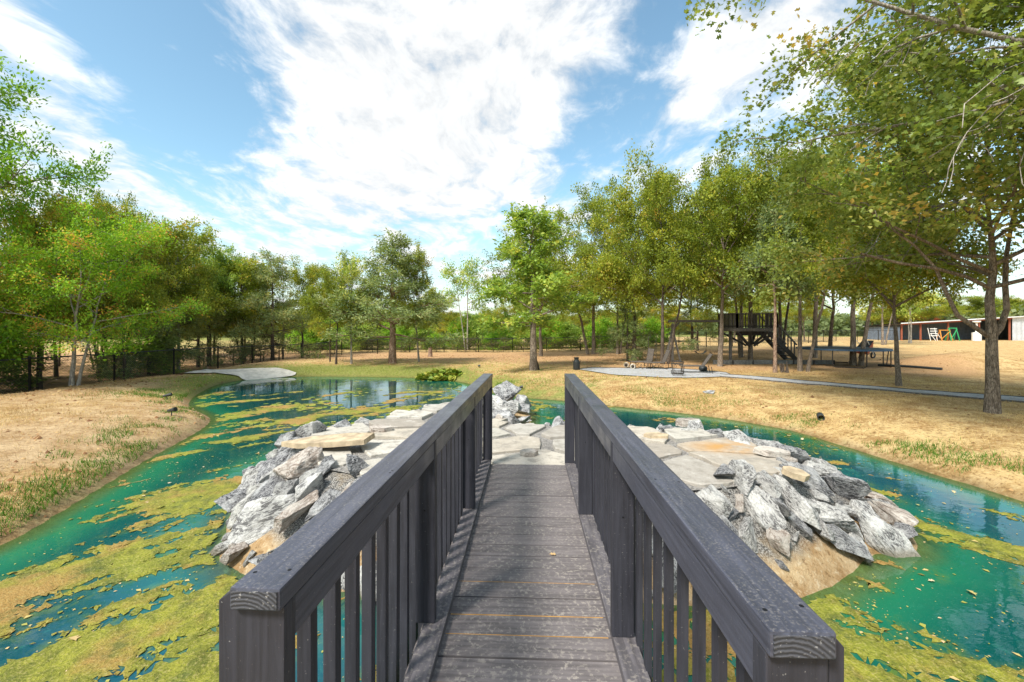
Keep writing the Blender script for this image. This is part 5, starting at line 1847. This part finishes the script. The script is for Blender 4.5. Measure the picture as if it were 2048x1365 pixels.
# tree platform with stairs
gp = G(1500, 723)
t = thing("tree_platform", "dark timber lookout platform built around an elm", "tree house", (gp.x, gp.y, gp.z))
Yp = gp.y
mz = lambda py: zat(py, Yp) - gp.z
X = lambda px: (px - 1500) / F * Yp
x0, x1 = X(1456), X(1532)
zf = mz(657)
dep = 1.7
for k in range(12):
    yy = -dep / 2 + dep * (k + .5) / 12
    MB().box(((x0 + x1) / 2, yy, zf), (x1 - x0, dep / 12 - .008, .035)).build("floor_board", M['dark_wood'], t)
for yy in (-dep / 2 - .022, dep / 2 + .022):
    MB().box(((x0 + x1) / 2, yy, zf - .07), (x1 - x0 + .09, .04, .15)).build("rim_joist", M['grey_wood'], t)
for xx in (x0 - .022, x1 + .022):
    MB().box((xx, 0, zf - .07), (.04, dep, .15)).build("rim_joist", M['grey_wood'], t)
MB().box((0, -.25, zf - .25), (1.1, .06, .2)).build("support_beam", M['dark_wood'], t)
MB().box((0, .25, zf - .25), (1.1, .06, .2)).build("support_beam", M['dark_wood'], t)
hr = mz(628)
for (a, b) in (((x0, -dep / 2), (x1, -dep / 2)), ((x0, dep / 2), (x1, dep / 2)), ((x0, -dep / 2), (x0, dep / 2)), ((x1, -dep / 2), (x1, -.1))):
    L = math.hypot(b[0] - a[0], b[1] - a[1])
    MB().bar((a[0], a[1], hr), (b[0], b[1], hr), .09, .04).build("handrail", M['grey_wood'], t)
    MB().bar((a[0], a[1], zf + .10), (b[0], b[1], zf + .10), .04, .06).build("bottom_rail", M['dark_wood'], t)
    m_ = int(L / .125)
    for k in range(m_ + 1):
        q = k / m_
        ww = .08 if k in (0, m_) else .04
        MB().box((a[0] + (b[0] - a[0]) * q, a[1] + (b[1] - a[1]) * q, (zf + hr) / 2), (ww, ww, hr - zf - .04)).build("baluster" if ww < .05 else "corner_post", M['grey_wood'] if k % 3 else M['dark_wood'], t)
for a, b in (((x0, -dep / 2, zf - .15), (-.10, -.12, mz(692))), ((x1, -dep / 2, zf - .15), (.12, -.12, mz(692))), ((X(1480), -dep / 2, zf - .15), (-.03, -.18, mz(688))), ((X(1516), -dep / 2, zf - .15), (.06, -.18, mz(688))),
             ((x0, dep / 2, zf - .15), (-.10, .12, mz(692))), ((x1, dep / 2, zf - .15), (.12, .12, mz(692)))):
    MB().bar(a, b, .09, .09).build("brace", M['dark_wood'], t)
MB().box((X(1467), .3, zf / 2), (.11, .11, zf)).build("post", M['grey_wood'], t)
sx0, sz0, sx1 = x1 + .05, zf, X(1592)
for yy in (-.05, .75):
    MB().bar((sx0, yy, sz0 - .1), (sx1, yy, .05), .05, .20).build("stair_stringer", M['dark_wood'], t)
    MB().bar((sx0, yy, sz0 + .72), (sx1, yy, .80), .06, .06).build("stair_rail", M['grey_wood'], t)
    for k in range(9):
        q = (k + .3) / 9
        xx = sx0 + (sx1 - sx0) * q
        zz_ = sz0 - .1 + (.05 - sz0 + .1) * q
        MB().box((xx, yy, zz_ + .42), (.045, .045, .80)).build("stair_baluster", M['grey_wood'], t)
for k in range(9):
    q = (k + .6) / 9
    MB().box((sx0 + (sx1 - sx0) * q, .35, sz0 * (1 - q) + .02), (.24, .76, .035)).build("stair_tread", M['dark_wood'], t)

# edging board around the play area
a, b = G(1426, 729), G(1668, 729)
t = thing("edging_board", "long grey timber border board in front of the tree platform", "border board", a)
n_ = 6
for k in range(n_):
    p = a.lerp(b, k / n_) - a
    q = a.lerp(b, (k + .97) / n_) - a
    MB().bar((p.x, p.y, .09), (q.x, q.y, .09), .045, .20).build("board", M['board'], t)
    MB().box((q.x, q.y - .04, .07), (.05, .04, .24)).build("peg", M['dark_wood'], t)
t = thing("border_pipe", "black edging strip lying on the lawn before the mound", "edging", G(1756, 735))
p0, p1, p2 = G(1756, 733), G(1820, 736), G(1884, 741)
b_ = MB()
b_.tube([p - p0 + Vector((0, 0, .05)) for p in (p0, p1, p2)], .05, 8).build("strip", M['black'], t)
t.location = p0

# trampoline
Yt = 18.6
gt = at(1684, Yt)
t = thing("trampoline", "round trampoline with a blue pad behind the stout oak", "trampoline", gt)
Rt, Ht = 76 / F * Yt, zat(697, Yt) - gt.z
MB().lathe([(Rt * .84, Ht - .01), (Rt * .84, Ht + .005)], 40).build("jump_mat", M['mesh_black'], t)
b = MB()
n_ = 40
vs, fs = [], []
for k in range(n_):
    a = 2 * math.pi * k / n_
    for r1_, z in ((Rt * .84, Ht + .012), (Rt, Ht + .015), (Rt + .03, Ht - .05), (Rt * .84, Ht - .02)):
        vs.append((r1_ * math.cos(a), r1_ * math.sin(a), z))
for k in range(n_):
    for j in range(4):
        k2, j2 = (k + 1) % n_, (j + 1) % 4
        fs.append((k * 4 + j, k2 * 4 + j, k2 * 4 + j2, k * 4 + j2))
b.add(vs, fs)
b.build("pad", M['blue'], t)
for k in range(4):
    a0, a1 = k * math.pi / 2 - .35 - .5, k * math.pi / 2 + .35 - .5
    e = lambda a_, z: (Rt * .97 * math.cos(a_), Rt * .97 * math.sin(a_), z)
    MB().tube([e(a0, Ht - .03), e(a0, .09), e(a0 + .06, .025), e(a1 - .06, .025), e(a1, .09), e(a1, Ht - .03)], .022, 7).build("leg", M['iron'], t)
g = at(1780, 18.0)
tag(MB().tube([(.22, .1, .62), (.02, 0, .66), (-.06, 0, .60), (-.14, 0, .06), (-.08, .05, .015), (.5, .12, .015)], .02, 7).build("metal_hoop", M['iron'], None, g), "bent metal leg hoop standing beside the slim oak", "hoop")

# wheelbarrow tipped behind the trampoline
g = at(1732, 22.5)
t = thing("wheelbarrow", "tipped wheelbarrow with a red tray behind the trampoline", "wheelbarrow", g, .3)
rot = Matrix.Rotation(-.75, 4, 'Y')
tray = MB()
pr = [(-.42, -.32, .3), (.42, -.25, .3), (.42, .25, .3), (-.42, .32, .3), (-.26, -.2, 0), (.24, -.17, 0), (.24, .17, 0), (-.26, .2, 0)]
tray.add([rot @ Vector(p) + Vector((.05, 0, .42)) for p in pr], [(4, 5, 6, 7), (0, 4, 7, 3), (1, 2, 6, 5), (0, 1, 5, 4), (2, 3, 7, 6)])
o = tray.build("tray", M['red'], t)
sm = o.modifiers.new("thick", 'SOLIDIFY')
sm.thickness = .015
MB().bar((-.35, -.02, .55), (.12, -.02, .95), .55, .02).build("lid_board", M['mesh_black'], t)
MB().ring((.52, 0, .17), .14, .045, 'y').build("wheel", M['black'], t, smooth=True)
for s in (-1, 1):
    MB().tube([(.52, s * .06, .17), (.1, s * .2, .5), (-.3, s * .26, .95)], .02, 6).build("handle", M['white'], t)
    MB().tube([(-.1, s * .18, .5), (-.25, s * .2, .02)], .018, 6).build("leg", M['iron'], t)

# bank fixtures
for px, py, rz, lab in ((334, 800, .3, "black garden spotlight on the left bank farther from the camera"), (343, 832, -.2, "black garden spotlight on the left bank nearer the camera")):
    g = G(px, py)
    t = thing("garden_spotlight", lab, "spotlight", g, rz, "garden spotlights on the left bank")
    MB().tube([(0, 0, -.05), (0, 0, .10)], .010, 6).build("stake", M['black'], t)
    MB().tube([(-.09, 0, .10), (.02, 0, .125), (.10, 0, .14)], [.022, .035, .048], 12).build("lamp_head", M['black'], t)
for px, py, lab in ((958, 736, "small dark garden light on the far bank left of the bridge"), (1042, 780, "small dark garden light on the grass beyond the bridge end")):
    g = G(px, py)
    t = thing("garden_light", lab, "garden light", g)
    MB().tube([(0, 0, -.05), (0, 0, .07)], .012, 6).build("stake", M['black'], t)
    MB().tube([(-.05, 0, .08), (.06, 0, .10)], [.03, .045], 10).build("lamp_head", M['black'], t)
g = G(1642, 840)
t = thing("drain_pipe", "black drain pipe end sticking out of the right bank", "pipe", g + Vector((0, 0, -.02)), -.55)
b = MB()
vs, fs = [], []
n_ = 18
for (yy, r1_) in ((-.05, .062), (.25, .062), (.25, .05), (-.05, .05)):
    for k in range(n_):
        a = 2 * math.pi * k / n_
        vs.append((r1_ * math.cos(a), yy, .07 + r1_ * math.sin(a)))
for j in range(4):
    for k in range(n_):
        j2, k2 = (j + 1) % 4, (k + 1) % n_
        fs.append((j * n_ + k, j * n_ + k2, j2 * n_ + k2, j2 * n_ + k))
b.add(vs, fs)
b.build("tube", M['black'], t, smooth=True)
g = G(1422, 787)
t = tag(link("field_stone", ROCKS['rock_b'][2], None, None, g + Vector((0, 0, .04))), "low grey stone lying in the grass of the right bank", "stone")
t.scale = (.5, .3, .22)
g = G(860, 714)
t = thing("stump", "short weathered stump by the back fence right of the cedar", "stump", g)
MB().tube([(0, 0, -.1), (.02, 0, .2), (0, .01, .62)], [.17, .13, .11], 10).build("trunk", M['bark_red'], t)
g = G(1570, 746)
t = thing("broken_stump", "dark splintered stump at the foot of the peeling cedar", "stump", g)
for k in range(6):
    MB().tube([(random.uniform(-.15, .15), random.uniform(-.1, .1), -.05), (random.uniform(-.2, .2), random.uniform(-.1, .1), random.uniform(.2, .4))], [.05, .015], 6).build("splinter", M['bark_dark'], t)
g = G(1078, 740)
t = thing("tree_stub", "thin forked stub leaning at the foot of the upright oak", "stump", g)
MB().tube([(0, 0, -.05), (-.06, 0, .25), (-.16, 0, .55)], [.05, .035, .02], 7).build("trunk", M['bark_dark'], t)

# ---------------------------------------------------------------- open shed
Ys = 51.0
gs = at(1800, Ys)
t = thing("open_shed", "long open fronted shed with pale metal roof and red posts", "shed", (gs.x, Ys, gs.z))
X = lambda px: (px - CX) / F * Ys - gs.x
zr_l, zr_r = zat(646, Ys) - gs.z, zat(636, Ys) - gs.z + .15
xl, xm, xr = X(1800), X(2022), X(2300)
dp = 5.0
roof = MB()
zr = lambda x: zr_l + (zr_r - zr_l) * (x - xl) / (xm - xl)
for k in range(40):
    xa, xb = xl - .3 + (xr - xl + .3) * k / 40, xl - .3 + (xr - xl + .3) * (k + 1) / 40
    za, zb = zr(xa), zr(xb)
    roof.add([(xa, -.45, za), (xb, -.45, zb), (xb, dp, zb - .35), (xa, dp, za - .35), (xa, -.45, za - .12), (xb, -.45, zb - .12), (xb, dp, zb - .47), (xa, dp, za - .47)],
             [(0, 1, 2, 3), (4, 7, 6, 5), (0, 4, 5, 1), (2, 6, 7, 3)])
roof.build("roof", M['roof'], t)


def corrugated(xa, ya, xb, yb, z0, zt, m, name):
    b = MB()
    L = math.hypot(xb - xa, yb - ya)
    n_ = max(2, int(L / .14))
    nx_, ny_ = -(yb - ya) / L, (xb - xa) / L
    vs, fs = [], []
    for k in range(n_ + 1):
        o_ = .025 if k % 4 in (0, 1) else 0
        x, y = xa + (xb - xa) * k / n_ + nx_ * o_, ya + (yb - ya) * k / n_ + ny_ * o_
        vs += [(x, y, z0), (x, y, zt(x))]
    for k in range(n_):
        fs.append((2 * k, 2 * k + 2, 2 * k + 3, 2 * k + 1))
    b.add(vs, fs)
    o = b.build(name, m, t)
    s_ = o.modifiers.new("thick", 'SOLIDIFY')
    s_.thickness = .02
    return o


corrugated(xl, dp - .1, xr, dp - .1, -.1, lambda x: zr(x) - .48, M['backsheet'], "back_wall")
corrugated(xl, 0, xl, dp - .15, -.1, lambda x: zr(x) - .5, M['backsheet'], "side_wall")
corrugated(xm + .08, -.1, xr, -.1, -.1, lambda x: zr(x) - .14, M['galv'], "front_wall")
for px in (1803, 1841, 1896, 1958, 2019):
    x = X(px)
    MB().box((x, 0, (zr(x) - .3) / 2 - .1), (.13, .13, zr(x) - .15)).build("post", M['steel_red'], t)
MB().bar((xl, -.12, zr(xl) - .22), (xm, -.12, zr(xm) - .22), .08, .16).build("beam", M['steel_red'], t)


def frame_obj(name, px, h, w, m, label, cat, style):
    g = at(px, Ys - .8)
    t_ = thing(name, label, cat, g)
    if style == 'horse':
        MB().box((0, 0, h), (w, .1, .1)).build("beam", m, t_)
        for sx in (-1, 1):
            for sy in (-1, 1):
                MB().bar((sx * w * .42, 0, h), (sx * w * .5, sy * .35, 0), .09, .06).build("leg", m, t_)
        MB().bar((-w * .5, -.3, .2), (w * .45, -.1, h * .9), .07, .05).build("brace", m, t_)
    elif style == 'chair':
        for sx in (-1, 1):
            MB().bar((sx * w * .5, 0, 0), (sx * w * .5 - .25, .1, h), .06, .05).build("leg", m, t_)
            MB().bar((sx * w * .5 + .5, -.1, 0), (sx * w * .5, 0, h * .55), .06, .05).build("leg", m, t_)
        for k in range(4):
            MB().bar((-w * .5, .02 * k, h * (.4 + .18 * k)), (w * .5, .02 * k, h * (.4 + .18 * k)), .05, .09).build("slat", m, t_)
    elif style == 'hoop':
        MB().ring((0, 0, h * .55), h * .45, .035, 'y').tube([(-w / 2, 0, 0), (0, 0, h)], .035, 6).tube([(w / 2, 0, 0), (0, 0, h)], .035, 6).build("frame", m, t_)
        MB().box((0, 0, h * .4), (w * .7, .25, .06)).build("seat", m, t_)
    elif style == 'pedestal':
        MB().lathe([(.42, 0), (.42, .95), (.12, 1.0), (.10, 2.1), (.36, 2.2), (.38, 2.35)], 14).build("column", m, t_, smooth=False)
    return t_


frame_obj("folding_chair", 1868, 1.5, .8, M['white'], "white slatted garden chair in front of the open shed", "chair", 'chair')
frame_obj("sawhorse", 1889, 1.25, 1.3, M['orange'], "orange timber sawhorse by the middle post of the shed", "sawhorse", 'horse')
frame_obj("play_frame", 1905, 1.5, 1.0, M['green_paint'], "green metal play frame right of the orange sawhorse", "play frame", 'horse')
frame_obj("pedestal", 1953, 2.4, .8, M['white'], "white pedestal column standing in the shed's right bay", "pedestal", 'pedestal')
g = at(1830, 74)
t = thing("red_barn", "low red roofed barn behind the shed", "barn", g)
MB().box((0, 0, 1.4), (10, 6, 2.9)).build("wall", M['steel_red'], t)
MB().add([(-5.3, -3.3, 2.86), (5.3, -3.3, 2.86), (5.3, 0, 4.1), (-5.3, 0, 4.1), (-5.3, 3.3, 2.86), (5.3, 3.3, 2.86)], [(0, 1, 2, 3), (3, 2, 5, 4), (0, 3, 4), (1, 5, 2), (0, 4, 5, 1)]) if False else None
b = MB()
b.add([(-5.3, -3.3, 2.86), (5.3, -3.3, 2.86), (5.3, 0, 4.1), (-5.3, 0, 4.1), (-5.3, 3.3, 2.86), (5.3, 3.3, 2.86)], [(0, 1, 2, 3), (3, 2, 5, 4), (0, 3, 4), (1, 5, 2), (0, 4, 5, 1)])
b.build("roof", M['red'], t)
